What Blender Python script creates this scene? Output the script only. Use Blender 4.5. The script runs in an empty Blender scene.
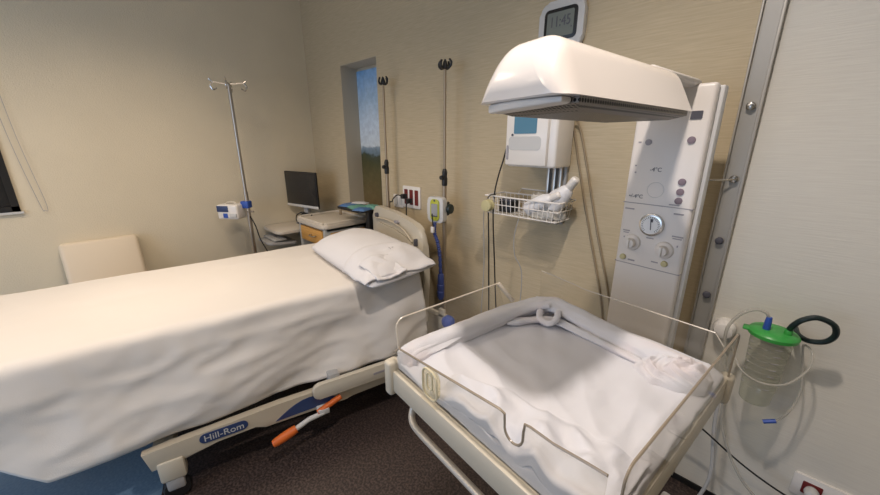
import bpy, bmesh, math, random
from mathutils import Vector, Matrix, noise
R = math.radians
random.seed(4)
S = bpy.context.scene
COL = S.collection

# ------------------------------------------------------------------ camera, world, lights, exposure
cam = bpy.data.objects.new('camera', bpy.data.cameras.new('camera'))
COL.objects.link(cam)
cam.location = (0, 0, 1.6)
cam.rotation_euler = (R(73.4), 0, R(44.5))
cam.data.sensor_width = 36; cam.data.lens = 353 / 880 * 36; cam.data.clip_start = .02
S.camera = cam
w = bpy.data.worlds.new('world'); S.world = w; w.use_nodes = True
w.node_tree.nodes['Background'].inputs[0].default_value = (.75, .85, 1, 1)
w.node_tree.nodes['Background'].inputs[1].default_value = .3
S.view_settings.view_transform = 'Standard'; S.view_settings.look = 'None'
S.view_settings.gamma = 1; S.view_settings.use_curve_mapping = False
S.view_settings.exposure = 0.10

def light(name, kind, loc, rot, power, color, size=.1, spot=None, blend=.6, sizey=None):
    d = bpy.data.lights.new(name, kind); d.energy = power; d.color = color
    if kind == 'AREA':
        d.size = size
        if sizey: d.shape = 'RECTANGLE'; d.size_y = sizey
        else: d.shape = 'DISK'
    else: d.shadow_soft_size = size
    if kind == 'SPOT': d.spot_size = R(spot); d.spot_blend = blend
    o = bpy.data.objects.new(name, d); COL.objects.link(o); o.location = loc; o.rotation_euler = rot
    return o
CEIL = 2.9
WARM = (1, .81, .62)
DOWN = [(-.30, .55, 85, 150), (-2.35, .25, 98, 150), (-1.3, -.9, 85, 160), (1.0, -.5, 60, 150), (-2.7, -1.3, 85, 160)]
for i, (x, y, p, a) in enumerate(DOWN):
    light('downlight_lamp', 'SPOT', (x, y, CEIL - .04), (0, 0, 0), p * 1.0, (1, .88, .79) if i == 0 else WARM, .05 if i == 0 else .28, a, .9)
light('window_daylight', 'AREA', (-1.6, -2.85, 1.5), (R(90), 0, 0), 34, (.52, .70, 1), 2.2, sizey=1.6)

# ------------------------------------------------------------------ materials
def mat(name, col, rough=.6, metal=0, bump=0, bscale=60, var=0, vscale=6, spec=.5, stretch=(1, 1, 1), emit=0, coat=0, sss=0, bdist=.01):
    m = bpy.data.materials.new(name); m.use_nodes = True
    nt = m.node_tree; b = nt.nodes['Principled BSDF']
    b.inputs['Base Color'].default_value = (*col, 1); b.inputs['Roughness'].default_value = rough
    b.inputs['Metallic'].default_value = metal; b.inputs['Specular IOR Level'].default_value = spec
    b.inputs['Coat Weight'].default_value = coat
    if emit:
        b.inputs['Emission Color'].default_value = (*col, 1); b.inputs['Emission Strength'].default_value = emit
    tc = nt.nodes.new('ShaderNodeTexCoord'); mp = nt.nodes.new('ShaderNodeMapping')
    nt.links.new(tc.outputs['Object'], mp.inputs[0]); mp.inputs['Scale'].default_value = stretch
    if bump:
        n = nt.nodes.new('ShaderNodeTexNoise'); n.inputs['Scale'].default_value = bscale; n.inputs['Detail'].default_value = 5
        nt.links.new(mp.outputs[0], n.inputs[0])
        bp = nt.nodes.new('ShaderNodeBump'); bp.inputs['Strength'].default_value = bump; bp.inputs['Distance'].default_value = bdist
        nt.links.new(n.outputs[0], bp.inputs['Height']); nt.links.new(bp.outputs[0], b.inputs['Normal'])
    if var:
        n = nt.nodes.new('ShaderNodeTexNoise'); n.inputs['Scale'].default_value = vscale; n.inputs['Detail'].default_value = 4
        nt.links.new(mp.outputs[0], n.inputs[0])
        cr = nt.nodes.new('ShaderNodeValToRGB')
        cr.color_ramp.elements[0].position = .35; cr.color_ramp.elements[1].position = .65
        cr.color_ramp.elements[0].color = (*[c * (1 - var) for c in col], 1)
        cr.color_ramp.elements[1].color = (*[min(1, c * (1 + var)) for c in col], 1)
        nt.links.new(n.outputs[0], cr.inputs[0]); nt.links.new(cr.outputs[0], b.inputs['Base Color'])
    return m

M = {}
M['wall_left'] = mat('wall_paint', (.71, .635, .485), .85, bump=.25, bscale=140, var=.02, vscale=3)
M['ceiling'] = mat('ceiling_paint', (.75, .73, .7), .9)
M['cream'] = mat('cream_plastic', (.58, .53, .43), .4)
M['bedframe'] = mat('bed_frame_plastic', (.50, .44, .34), .45)
M['white'] = mat('white_plastic', (.80, .77, .73), .3)
M['warmer'] = mat('warmer_shell', (.74, .70, .66), .35)
M['hood'] = mat('hood_shell', (.92, .85, .79), .22, coat=.3)
M['grey'] = mat('grey_plastic', (.38, .38, .38), .45)
M['lgrey'] = mat('light_grey_plastic', (.58, .58, .57), .4)
M['black'] = mat('black_plastic', (.012, .012, .013), .4)
M['screen'] = mat('dark_screen', (.018, .018, .020), .15)
M['chrome'] = mat('chrome', (.62, .60, .57), .22, metal=1)
M['steel'] = mat('brushed_steel', (.50, .46, .41), .35, metal=1)
M['polemetal'] = mat('warm_satin_metal', (.42, .34, .25), .4, metal=.7)
M['channel'] = mat('grey_metal_channel', (.42, .40, .36), .45, metal=.35)
M['beigetube'] = mat('beige_tube', (.55, .51, .45), .35, metal=.3)
M['linen'] = mat('bed_linen', (.74, .70, .65), .9, bump=.12, bscale=300)
M['case'] = mat('pillow_case', (.70, .685, .69), .9, bump=.12, bscale=300)
M['towel'] = mat('white_towel', (.75, .725, .735), .95, bump=.5, bscale=380, bdist=.004)
M['crib_sheet'] = mat('cot_sheet', (.69, .695, .74), .95, bump=.25, bscale=380, bdist=.004)
M['mattress'] = mat('mattress_cover', (.60, .58, .56), .6)
M['wood'] = mat('orange_wood', (.62, .33, .09), .45, var=.15, vscale=5, stretch=(1, 1, 8))
M['ctop'] = mat('cabinet_top', (.62, .56, .47), .45)
M['cbody'] = mat('cabinet_body', (.42, .42, .40), .5)
M['orange'] = mat('orange_rubber', (.62, .13, .02), .45)
M['blue'] = mat('blue_plastic', (.03, .09, .42), .4)
M['bluedk'] = mat('dark_blue_label', (.03, .055, .15), .4)
M['bluehose'] = mat('blue_hose', (.05, .08, .28), .5)
M['green'] = mat('green_lid', (.05, .36, .07), .35)
M['lime'] = mat('lime_plastic', (.42, .45, .04), .4)
M['red'] = mat('red_socket', (.16, .015, .015), .45)
M['tealpack'] = mat('green_pack', (.14, .34, .27), .5, bump=.4, bscale=30)
M['bluepack'] = mat('blue_pack', (.08, .18, .38), .5, bump=.4, bscale=30)
M['upholstery'] = mat('cream_leatherette', (.70, .60, .46), .5, bump=.08, bscale=90)
M['cliprim'] = mat('clip_rim_plastic', (.72, .64, .44), .3)
M['yellowish'] = mat('yellowed_plastic', (.55, .50, .27), .5)
M['ink'] = mat('dark_print', (.08, .08, .10), .6)
M['greyink'] = mat('grey_print', (.35, .33, .35), .6)
M['button'] = mat('mauve_button', (.22, .17, .20), .5)
M['tan'] = mat('tan_bottle_and_shadow', (.33, .26, .17), .6)  # brown bottle, and the two cable shadows built on the wall
M['brownedge'] = mat('acrylic_edge', (.30, .25, .19), .25)
M['litedge'] = mat('pale_acrylic_edge', (.62, .56, .47), .25)
M['dial'] = mat('dial_face', (.80, .82, .84), .3)
M['lcd'] = mat('lcd_face', (.17, .19, .17), .25)
M['lcdblue'] = mat('lit_blue_screen', (.06, .14, .20), .2, emit=.5)
M['phone'] = mat('grey_lcd', (.28, .29, .31), .2, emit=.05)
M['dkgreen'] = mat('dark_green_rubber', (.010, .022, .022), .35)
M['frost'] = mat('white_bottle', (.78, .78, .80), .35)
M['recess'] = mat('niche_paint', (.50, .44, .34), .8)

def tex_mat(name, base, dark, light_, rough, horiz=True):
    """woven wallpaper: fine horizontal threads"""
    m = mat(name, base, rough); nt = m.node_tree; b = nt.nodes['Principled BSDF']
    tc = nt.nodes['Texture Coordinate']; mp = nt.nodes['Mapping']
    mp.inputs['Scale'].default_value = (9, 9, 170)
    n = nt.nodes.new('ShaderNodeTexNoise'); n.inputs['Scale'].default_value = 1.0; n.inputs['Detail'].default_value = 4
    nt.links.new(mp.outputs[0], n.inputs[0])
    cr = nt.nodes.new('ShaderNodeValToRGB'); cr.color_ramp.elements[0].position = .3; cr.color_ramp.elements[1].position = .7
    cr.color_ramp.elements[0].color = (*dark, 1); cr.color_ramp.elements[1].color = (*light_, 1)
    nt.links.new(n.outputs[0], cr.inputs[0]); nt.links.new(cr.outputs[0], b.inputs['Base Color'])
    bp = nt.nodes.new('ShaderNodeBump'); bp.inputs['Strength'].default_value = .25; bp.inputs['Distance'].default_value = .003
    nt.links.new(n.outputs[0], bp.inputs['Height']); nt.links.new(bp.outputs[0], b.inputs['Normal'])
    return m
M['wallpaper'] = tex_mat('beige_wallpaper', (.5, .42, .3), (.49, .405, .265), (.575, .48, .325), .75)
M['wallgrey'] = tex_mat('pale_wallpaper', (.6, .56, .5), (.69, .655, .58), (.73, .70, .62), .75)

def floor_mat():
    m = mat('vinyl_floor', (.05, .04, .035), .5); nt = m.node_tree; b = nt.nodes['Principled BSDF']
    tc = nt.nodes['Texture Coordinate']
    n = nt.nodes.new('ShaderNodeTexNoise'); n.inputs['Scale'].default_value = 90; n.inputs['Detail'].default_value = 3
    nt.links.new(tc.outputs['Object'], n.inputs[0])
    c1 = nt.nodes.new('ShaderNodeValToRGB'); c1.color_ramp.elements[0].position = .42; c1.color_ramp.elements[1].position = .66
    c1.color_ramp.elements[0].color = (.022, .015, .014, 1); c1.color_ramp.elements[1].color = (.085, .060, .052, 1)
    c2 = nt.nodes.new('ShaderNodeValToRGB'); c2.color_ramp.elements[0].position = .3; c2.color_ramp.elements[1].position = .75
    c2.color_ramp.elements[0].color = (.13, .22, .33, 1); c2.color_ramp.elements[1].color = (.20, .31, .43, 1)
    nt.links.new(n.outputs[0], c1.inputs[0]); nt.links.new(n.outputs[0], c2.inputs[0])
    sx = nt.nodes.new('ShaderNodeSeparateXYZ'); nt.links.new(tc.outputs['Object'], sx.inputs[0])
    # bluish daylight on the one vinyl floor, painted into its colour where:  x + 3.5 y < -1.9
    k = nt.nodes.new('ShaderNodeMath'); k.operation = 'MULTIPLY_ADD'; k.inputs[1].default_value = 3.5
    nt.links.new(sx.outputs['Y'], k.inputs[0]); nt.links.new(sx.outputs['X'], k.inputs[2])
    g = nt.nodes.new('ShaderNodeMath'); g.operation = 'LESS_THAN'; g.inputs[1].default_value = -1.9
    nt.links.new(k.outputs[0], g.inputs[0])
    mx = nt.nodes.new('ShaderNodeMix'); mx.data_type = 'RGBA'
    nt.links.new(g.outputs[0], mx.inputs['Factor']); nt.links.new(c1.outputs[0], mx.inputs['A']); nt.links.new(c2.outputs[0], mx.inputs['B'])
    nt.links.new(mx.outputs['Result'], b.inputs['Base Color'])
    bp = nt.nodes.new('ShaderNodeBump'); bp.inputs['Strength'].default_value = .2; bp.inputs['Distance'].default_value = .002
    nt.links.new(n.outputs[0], bp.inputs['Height']); nt.links.new(bp.outputs[0], b.inputs['Normal'])
    return m
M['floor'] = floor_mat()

def clear_mat(name, tint, gl=.9, extra=0.0):
    m = bpy.data.materials.new(name); m.use_nodes = True; nt = m.node_tree
    nt.nodes.remove(nt.nodes['Principled BSDF']); out = nt.nodes['Material Output']
    t = nt.nodes.new('ShaderNodeBsdfTransparent'); t.inputs[0].default_value = (*tint, 1)
    g = nt.nodes.new('ShaderNodeBsdfGlossy'); g.inputs['Roughness'].default_value = .06; g.inputs[0].default_value = (gl, gl, gl, 1)
    lw = nt.nodes.new('ShaderNodeLayerWeight'); lw.inputs[0].default_value = .5
    pw = nt.nodes.new('ShaderNodeMath'); pw.operation = 'POWER'; pw.inputs[1].default_value = 5; nt.links.new(lw.outputs['Facing'], pw.inputs[0])
    fr = nt.nodes.new('ShaderNodeMath'); fr.operation = 'MULTIPLY_ADD'; fr.inputs[1].default_value = .5; fr.inputs[2].default_value = .03; nt.links.new(pw.outputs[0], fr.inputs[0])
    d = nt.nodes.new('ShaderNodeBsdfDiffuse'); d.inputs[0].default_value = (.7, .68, .62, 1)
    mx = nt.nodes.new('ShaderNodeMixShader'); mx2 = nt.nodes.new('ShaderNodeMixShader'); mx2.inputs[0].default_value = extra
    nt.links.new(fr.outputs[0], mx.inputs[0]); nt.links.new(t.outputs[0], mx.inputs[1]); nt.links.new(g.outputs[0], mx.inputs[2])
    nt.links.new(mx.outputs[0], mx2.inputs[1]); nt.links.new(d.outputs[0], mx2.inputs[2]); nt.links.new(mx2.outputs[0], out.inputs[0])
    return m
M['acrylic'] = clear_mat('clear_acrylic', (.97, .96, .94), extra=.03)
M['jar'] = clear_mat('clear_jar', (.88, .90, .85), extra=.16)
M['tube'] = clear_mat('clear_tubing', (.78, .78, .76), extra=.40)
M['clip'] = clear_mat('yellowed_clip', (.97, .93, .80), extra=.18)
M['bag'] = clear_mat('clear_plastic_bag', (.95, .95, .97), extra=.6)

def grille_mat():
    m = mat('perforated_grille', (.35, .33, .31), .45, metal=.5); nt = m.node_tree; b = nt.nodes['Principled BSDF']
    tc = nt.nodes['Texture Coordinate']
    v = nt.nodes.new('ShaderNodeTexVoronoi'); v.inputs['Scale'].default_value = 105; v.inputs['Randomness'].default_value = .0
    nt.links.new(tc.outputs['Object'], v.inputs[0])
    cr = nt.nodes.new('ShaderNodeValToRGB'); cr.color_ramp.interpolation = 'CONSTANT'
    cr.color_ramp.elements[0].color = (.01, .009, .008, 1); cr.color_ramp.elements[1].position = .42; cr.color_ramp.elements[1].color = (.26, .23, .20, 1)
    nt.links.new(v.outputs['Distance'], cr.inputs[0]); nt.links.new(cr.outputs[0], b.inputs['Base Color'])
    return m
M['grille'] = grille_mat()

def mural_mat():
    m = mat('landscape_print', (.3, .4, .5), .35); nt = m.node_tree; b = nt.nodes['Principled BSDF']
    tc = nt.nodes['Texture Coordinate']; sx = nt.nodes.new('ShaderNodeSeparateXYZ'); nt.links.new(tc.outputs['Object'], sx.inputs[0])
    n = nt.nodes.new('ShaderNodeTexNoise'); n.inputs['Scale'].default_value = 9; n.inputs['Detail'].default_value = 6
    nt.links.new(tc.outputs['Object'], n.inputs[0])
    a = nt.nodes.new('ShaderNodeMath'); a.operation = 'MULTIPLY_ADD'; a.inputs[1].default_value = .16
    nt.links.new(n.outputs[0], a.inputs[0]); nt.links.new(sx.outputs['Z'], a.inputs[2])
    mr = nt.nodes.new('ShaderNodeMapRange'); mr.inputs['From Min'].default_value = 1.18; mr.inputs['From Max'].default_value = 2.3
    nt.links.new(a.outputs[0], mr.inputs[0])
    cr = nt.nodes.new('ShaderNodeValToRGB'); e = cr.color_ramp.elements
    e[0].position = 0; e[0].color = (.10, .07, .03, 1); e[1].position = 1; e[1].color = (.10, .22, .42, 1)
    for p, c in ((.12, (.09, .07, .03)), (.30, (.05, .05, .022)), (.345, (.035, .045, .03)), (.36, (.10, .14, .17)), (.40, (.16, .21, .26)), (.415, (.42, .46, .50)), (.55, (.40, .46, .54)), (.75, (.27, .36, .47))):
        x = cr.color_ramp.elements.new(p); x.color = (*c, 1)
    nt.links.new(mr.outputs[0], cr.inputs[0])
    n2 = nt.nodes.new('ShaderNodeTexNoise'); n2.inputs['Scale'].default_value = 28; nt.links.new(tc.outputs['Object'], n2.inputs[0])
    mx = nt.nodes.new('ShaderNodeMix'); mx.data_type = 'RGBA'; mx.blend_type = 'OVERLAY'; mx.inputs['Factor'].default_value = .3
    nt.links.new(cr.outputs[0], mx.inputs['A']); nt.links.new(n2.outputs[0], mx.inputs['B'])
    nt.links.new(mx.outputs['Result'], b.inputs['Base Color'])
    nt.links.new(mx.outputs['Result'], b.inputs['Emission Color']); b.inputs['Emission Strength'].default_value = .25
    return m
M['mural'] = mural_mat()

def pink_tint(m):
    nt = m.node_tree; b = nt.nodes['Principled BSDF']; tc = nt.nodes['Texture Coordinate']
    n = nt.nodes.new('ShaderNodeTexNoise'); n.inputs['Scale'].default_value = 7; nt.links.new(tc.outputs['Object'], n.inputs[0])
    cr = nt.nodes.new('ShaderNodeValToRGB'); cr.color_ramp.elements[0].position = .52; cr.color_ramp.elements[1].position = .68
    cr.color_ramp.elements[0].color = (.71, .71, .745, 1); cr.color_ramp.elements[1].color = (.71, .66, .675, 1)
    nt.links.new(n.outputs[0], cr.inputs[0]); nt.links.new(cr.outputs[0], b.inputs['Base Color'])
pink_tint(M['towel'])

# ------------------------------------------------------------------ helpers
def thing(name, label, cat, loc=(0, 0, 0), rz=0, group=None):
    o = bpy.data.objects.new(name, None); COL.objects.link(o); o.empty_display_size = .1
    o.location = loc; o.rotation_euler = (0, 0, rz)
    return tag(o, label, cat, group)
def tag(o, label, cat, group=None):
    o['label'] = label; o['category'] = cat
    if group: o['group'] = group
    return o
def obj(name, bm, m, parent=None, smooth=True, label=None, angle=35):
    me = bpy.data.meshes.new(name)
    bmesh.ops.recalc_face_normals(bm, faces=bm.faces)
    if smooth:
        for f in bm.faces: f.smooth = True
        for e in bm.edges:
            if len(e.link_faces) == 2 and e.calc_face_angle(0) > R(angle): e.smooth = False
    bm.to_mesh(me); bm.free()
    o = bpy.data.objects.new(name, me); COL.objects.link(o)
    me.materials.append(M[m] if isinstance(m, str) else m)
    if parent: o.parent = parent
    if label: o['label'] = label
    return o
def struct(name, bm, m):
    o = obj(name, bm, m, smooth=False); o['kind'] = 'structure'; return o
def B(): return bmesh.new()
def box(bm, c, s, bev=0, seg=2, rot=None):
    t = bmesh.new(); bmesh.ops.create_cube(t, size=1)
    bmesh.ops.scale(t, vec=s, verts=t.verts)
    if bev: bmesh.ops.bevel(t, geom=t.edges[:], offset=bev, segments=seg, profile=.5, affect='EDGES')
    if rot is not None: bmesh.ops.rotate(t, cent=(0, 0, 0), matrix=rot, verts=t.verts)
    bmesh.ops.translate(t, vec=c, verts=t.verts)
    return join(bm, t)
def join(bm, t):
    mp = {v: bm.verts.new(v.co) for v in t.verts}
    for f in t.faces:
        try: bm.faces.new([mp[v] for v in f.verts])
        except ValueError: pass
    t.free(); return bm
def bx(x0, x1, y0, y1, z0, z1, bev=0, seg=2, bm=None):
    return box(bm or B(), ((x0 + x1) / 2, (y0 + y1) / 2, (z0 + z1) / 2), (abs(x1 - x0), abs(y1 - y0), abs(z1 - z0)), bev, seg)
def spline(pts, n=8, closed=False):
    P = [Vector(p) for p in pts]; out = []
    N = len(P)
    rng = range(N if closed else N - 1)
    for i in rng:
        p0 = P[(i - 1) % N] if closed or i > 0 else P[0]; p1 = P[i]; p2 = P[(i + 1) % N]
        p3 = P[(i + 2) % N] if closed or i + 2 < N else P[-1]
        for k in range(n):
            t = k / n
            out.append(.5 * ((2 * p1) + (-p0 + p2) * t + (2 * p0 - 5 * p1 + 4 * p2 - p3) * t * t + (-p0 + 3 * p1 - 3 * p2 + p3) * t ** 3))
    if not closed: out.append(P[-1].copy())
    return out
def tube(bm, pts, r, seg=8, closed=False, rf=None):
    P = [Vector(p) for p in pts]; N = len(P); rings = []; up = None
    for i, p in enumerate(P):
        a = P[(i - 1) % N] if closed or i > 0 else p; b = P[(i + 1) % N] if closed or i < N - 1 else p
        t = (b - a).normalized() if (b - a).length > 1e-9 else Vector((0, 0, 1))
        if up is None: up = t.orthogonal().normalized()
        up = (up - t * up.dot(t)); up = up.normalized() if up.length > 1e-6 else t.orthogonal().normalized()
        s = t.cross(up)
        rr = rf(i / (N - 1)) if rf else r
        rings.append([bm.verts.new(p + (up * math.cos(2 * math.pi * k / seg) + s * math.sin(2 * math.pi * k / seg)) * rr) for k in range(seg)])
    for i in range(N if closed else N - 1):
        A = rings[i]; C = rings[(i + 1) % N]
        for k in range(seg): bm.faces.new((A[k], A[(k + 1) % seg], C[(k + 1) % seg], C[k]))
    if not closed: bm.faces.new(rings[0][::-1]); bm.faces.new(rings[-1])
    return bm
def cyl(bm, a, b, r, seg=16): return tube(bm, [a, b], r, seg)
def lathe(bm, prof, c=(0, 0, 0), axis='Z', seg=28):
    rings = []
    for r, h in prof:
        ring = []
        for k in range(seg):
            a = 2 * math.pi * k / seg; x, y = r * math.cos(a), r * math.sin(a)
            v = {'Z': (x, y, h), 'Y': (x, h, y), 'X': (h, x, y)}[axis]
            ring.append(bm.verts.new(Vector(c) + Vector(v)))
        rings.append(ring)
    for i in range(len(rings) - 1):
        for k in range(seg): bm.faces.new((rings[i][k], rings[i][(k + 1) % seg], rings[i + 1][(k + 1) % seg], rings[i + 1][k]))
    bm.faces.new(rings[0][::-1]); bm.faces.new(rings[-1]); return bm
def prism(bm, outline, fn0, fn1, bev=0):
    """outline of 2D points mapped by fn0 / fn1 to the two faces"""
    t = bmesh.new()
    a = [t.verts.new(fn0(*p)) for p in outline]; b = [t.verts.new(fn1(*p)) for p in outline]
    t.faces.new(a[::-1]); t.faces.new(b); n = len(a)
    for i in range(n): t.faces.new((a[i], a[(i + 1) % n], b[(i + 1) % n], b[i]))
    if bev:
        es = [e for e in t.edges if any(len(f.verts) > 4 for f in e.link_faces)]
        bmesh.ops.bevel(t, geom=es, offset=bev, segments=2, profile=.5, affect='EDGES')
    return join(bm, t)
def rrect(w, h, r, n=6, cx=0, cy=0):
    out = []
    for sx, sy, a0 in ((1, 1, 0), (-1, 1, 90), (-1, -1, 180), (1, -1, 270)):
        for k in range(n + 1):
            a = R(a0 + 90 * k / n); out.append((cx + sx * (w / 2 - r) + r * math.cos(a), cy + sy * (h / 2 - r) + r * math.sin(a)))
    return out
def xzplate(bm, outline, y0, y1, bev=0):
    return prism(bm, outline, lambda x, z: (x, y0, z), lambda x, z: (x, y1, z), bev)
def grid(bm, fn, nu, nv, thick=0):
    V = [[bm.verts.new(fn(i / nu, j / nv)) for j in range(nv + 1)] for i in range(nu + 1)]
    for i in range(nu):
        for j in range(nv): bm.faces.new((V[i][j], V[i + 1][j], V[i + 1][j + 1], V[i][j + 1]))
    return bm
def solid(o, t, off=-1):
    md = o.modifiers.new('thickness', 'SOLIDIFY'); md.thickness = t; md.offset = off; return o
def text(name, s, size, m, parent, loc, rot, ext=.0004, align='CENTER', sx=1):
    c = bpy.data.curves.new(name, 'FONT'); c.body = s; c.size = size; c.extrude = ext; c.align_x = align; c.align_y = 'CENTER'
    t = bpy.data.objects.new('tmp', c); COL.objects.link(t)
    dg = bpy.context.evaluated_depsgraph_get(); me = bpy.data.meshes.new_from_object(t.evaluated_get(dg))
    bpy.data.objects.remove(t); me.name = name
    o = bpy.data.objects.new(name, me); COL.objects.link(o); me.materials.clear(); me.materials.append(M[m])
    o.parent = parent; o.location = loc; o.rotation_euler = rot; o.scale = (sx, 1, 1)
    return o
def copy_tree(o, parent=None):
    c = o.copy(); COL.objects.link(c)
    if parent: c.parent = parent
    for ch in [x for x in bpy.data.objects if x.parent == o]: copy_tree(ch, c)
    return c
def nz(x, y, z=0, s=1): return noise.noise(Vector((x * s, y * s, z * s)))
def sm(a, b, x):
    t = max(0, min(1, (x - a) / (b - a))); return t * t * (3 - 2 * t)

# ------------------------------------------------------------------ room shell
WY, WX = 1.787, -3.577           # back wall face, left wall face
XR, YF = 2.2, -3.0
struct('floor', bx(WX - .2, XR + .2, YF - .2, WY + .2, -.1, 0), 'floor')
struct('ceiling', bx(WX - .2, XR + .2, YF - .2, WY + .2, CEIL, CEIL + .1), 'ceiling')
# left wall with the window hole
LY0, LY1, LZ0, LZ1 = -1.5, -.295, 1.165, 2.05
bm = bx(WX - .12, WX, YF, LY0, 0, CEIL); bx(WX - .12, WX, LY1, WY + .12, 0, CEIL, bm=bm)
bx(WX - .12, WX, LY0, LY1, 0, LZ0, bm=bm); bx(WX - .12, WX, LY0, LY1, LZ1, CEIL, bm=bm)
struct('wall_left', bm, 'wall_left')
# back wall: beige with niche; pale part right of the metal channel
NX0, NX1, NZ0, NZ1, ND = -2.96, -2.437, 1.02, 2.23, .17
SPL = -.165
bm = bx(WX - .12, NX0, WY, WY + .12, 0, CEIL); bx(NX1, SPL, WY, WY + .12, 0, CEIL, bm=bm)
bx(NX0, NX1, WY, WY + .12, 0, NZ0, bm=bm); bx(NX0, NX1, WY, WY + .12, NZ1, CEIL, bm=bm)
struct('wall_back', bm, 'wallpaper')
bm = bx(NX0 - .02, NX0 + .004, WY + .001, WY + ND, NZ0 - .02, NZ1 + .02); bx(NX1 - .004, NX1 + .02, WY + .001, WY + ND, NZ0 - .02, NZ1 + .02, bm=bm)
bx(NX0 - .02, NX1 + .02, WY + .001, WY + ND, NZ0 - .02, NZ0 + .004, bm=bm); bx(NX0 - .02, NX1 + .02, WY + .001, WY + ND, NZ1 - .004, NZ1 + .02, bm=bm)
bx(NX0 - .02, NX1 + .02, WY + ND, WY + ND + .02, NZ0 - .02, NZ1 + .02, bm=bm)
struct('wall_niche', bm, 'recess')
struct('wall_back_right', bx(SPL, XR, WY, WY + .12, 0, CEIL), 'wallgrey')
struct('wall_right', bx(XR, XR + .12, YF, WY + .12, 0, CEIL), 'wall_left')
bm = bx(WX - .12, -2.9, YF - .12, YF, 0, CEIL); bx(-.3, XR + .12, YF - .12, YF, 0, CEIL, bm=bm)
bx(-2.9, -.3, YF - .12, YF, 0, .6, bm=bm); bx(-2.9, -.3, YF - .12, YF, 2.4, CEIL, bm=bm)
struct('wall_front', bm, 'wall_left')
struct('baseboard_back', bx(WX, XR, WY - .008, WY, 0, .03), 'black')

# left window: black frame, dark glass
win = bpy.data.objects.new('window_1', None); COL.objects.link(win); win['kind'] = 'structure'
win.location = (WX, LY1, LZ0)
def rel(bm, p):
    bmesh.ops.translate(bm, vec=[-c for c in p], verts=bm.verts); return bm
fw = .035; p0 = (WX, LY1, LZ0)
bm = bx(WX - .05, WX + .012, LY0, LY1, LZ0, LZ0 + fw); bx(WX - .05, WX + .012, LY0, LY1, LZ1 - fw, LZ1, bm=bm)
bx(WX - .05, WX + .012, LY0, LY0 + fw, LZ0, LZ1, bm=bm); bx(WX - .05, WX + .012, LY1 - fw, LY1, LZ0, LZ1, bm=bm)
obj('window_frame', rel(bm, p0), 'black', win, False)
obj('pane', rel(bx(WX - .03, WX - .02, LY0 + fw, LY1 - fw, LZ0 + fw, LZ1 - fw), p0), 'screen', win, False)
obj('window_sill', rel(bx(WX - .1, WX + .018, LY0 - .02, LY1 + .012, LZ0 - .014, LZ0), p0), 'lgrey', win, False, label='thin pale sill under the black frame')
# blind cords
t = thing('blind_cord', 'thin pale blind cord loop hanging on the left wall beside the black window', 'cord', (WX + .012, -.28, 2.5))
obj('cord', tube(B(), [(0, .0, .4)] + spline([(0, 0, 0), (0, .03, -.8), (0, .075, -1.29), (0, .09, -1.34), (0, .105, -1.29), (0, .065, -.8), (0, .04, 0)], 8) + [(0, .03, .4)], .0013, 6), 'greyink', t)

# niche picture
tag(obj('landscape_picture', bx(NX0 + .005, NX1 - .005, WY + ND - .012, WY + ND - .002, NZ0 + .005, NZ1 - .03), 'mural', None, False),
    'tall landscape picture of sky and wooded hills set in the wall niche', 'picture')

# metal channel on the wall with round knobs
t = thing('wall_channel', 'tall grey metal channel with round knobs running up the wall right of the warmer', 'wall rail', (-.168, WY, 0))
bm = bx(-.024, -.017, -.03, 0, .03, 2.88, .002); bx(.032, .042, -.03, 0, .03, 2.88, .002, bm=bm); bx(-.017, .032, -.012, 0, .03, 2.88, bm=bm)
obj('channel', bm, 'channel', t)
for z in (1.725, 1.465, 1.22, .985):
    k = obj('knob', lathe(B(), [(.004, -.034), (.011, -.032), (.014, -.028), (.014, -.020), (.010, -.016), (.010, -.012)], (.010, 0, z), 'Y'), 'chrome' if z > 1.3 else 'ink', t)
obj('hook', tube(B(), spline([(.01, -.034, 1.465), (-.04, -.07, 1.46), (-.09, -.085, 1.465), (-.12, -.09, 1.48)]), .0035, 6), 'chrome', t)

# ------------------------------------------------------------------ hospital bed  (local: x = right, y = towards the head)
BO, BR = (-1.93, 1.60, 0), R(-14)
bed = thing('hospital_bed', 'large hospital bed with moulded cream headboard, blue logo badge and orange pedal', 'bed', BO, BR)
def ztop(v): return .80 + .055 * max(0, min(1, (v + 2.1) / 2.1))
def mattress():
    def slab(bm, u0, u1, v0, v1, th):
        t = bmesh.new(); bmesh.ops.create_cube(t, size=1)
        for v in t.verts:
            x = u0 if v.co.x < 0 else u1; y = v0 if v.co.y < 0 else v1
            z = ztop(y) - .012 - (th if v.co.z < 0 else 0); v.co = (x, y, z)
        bmesh.ops.bevel(t, geom=t.edges[:], offset=.045, segments=4, profile=.5, affect='EDGES')
        return join(bm, t)
    return slab(B(), -.44, .44, -2.24, -.15, .17)
obj('mattress', mattress(), 'mattress', bed)
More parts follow.
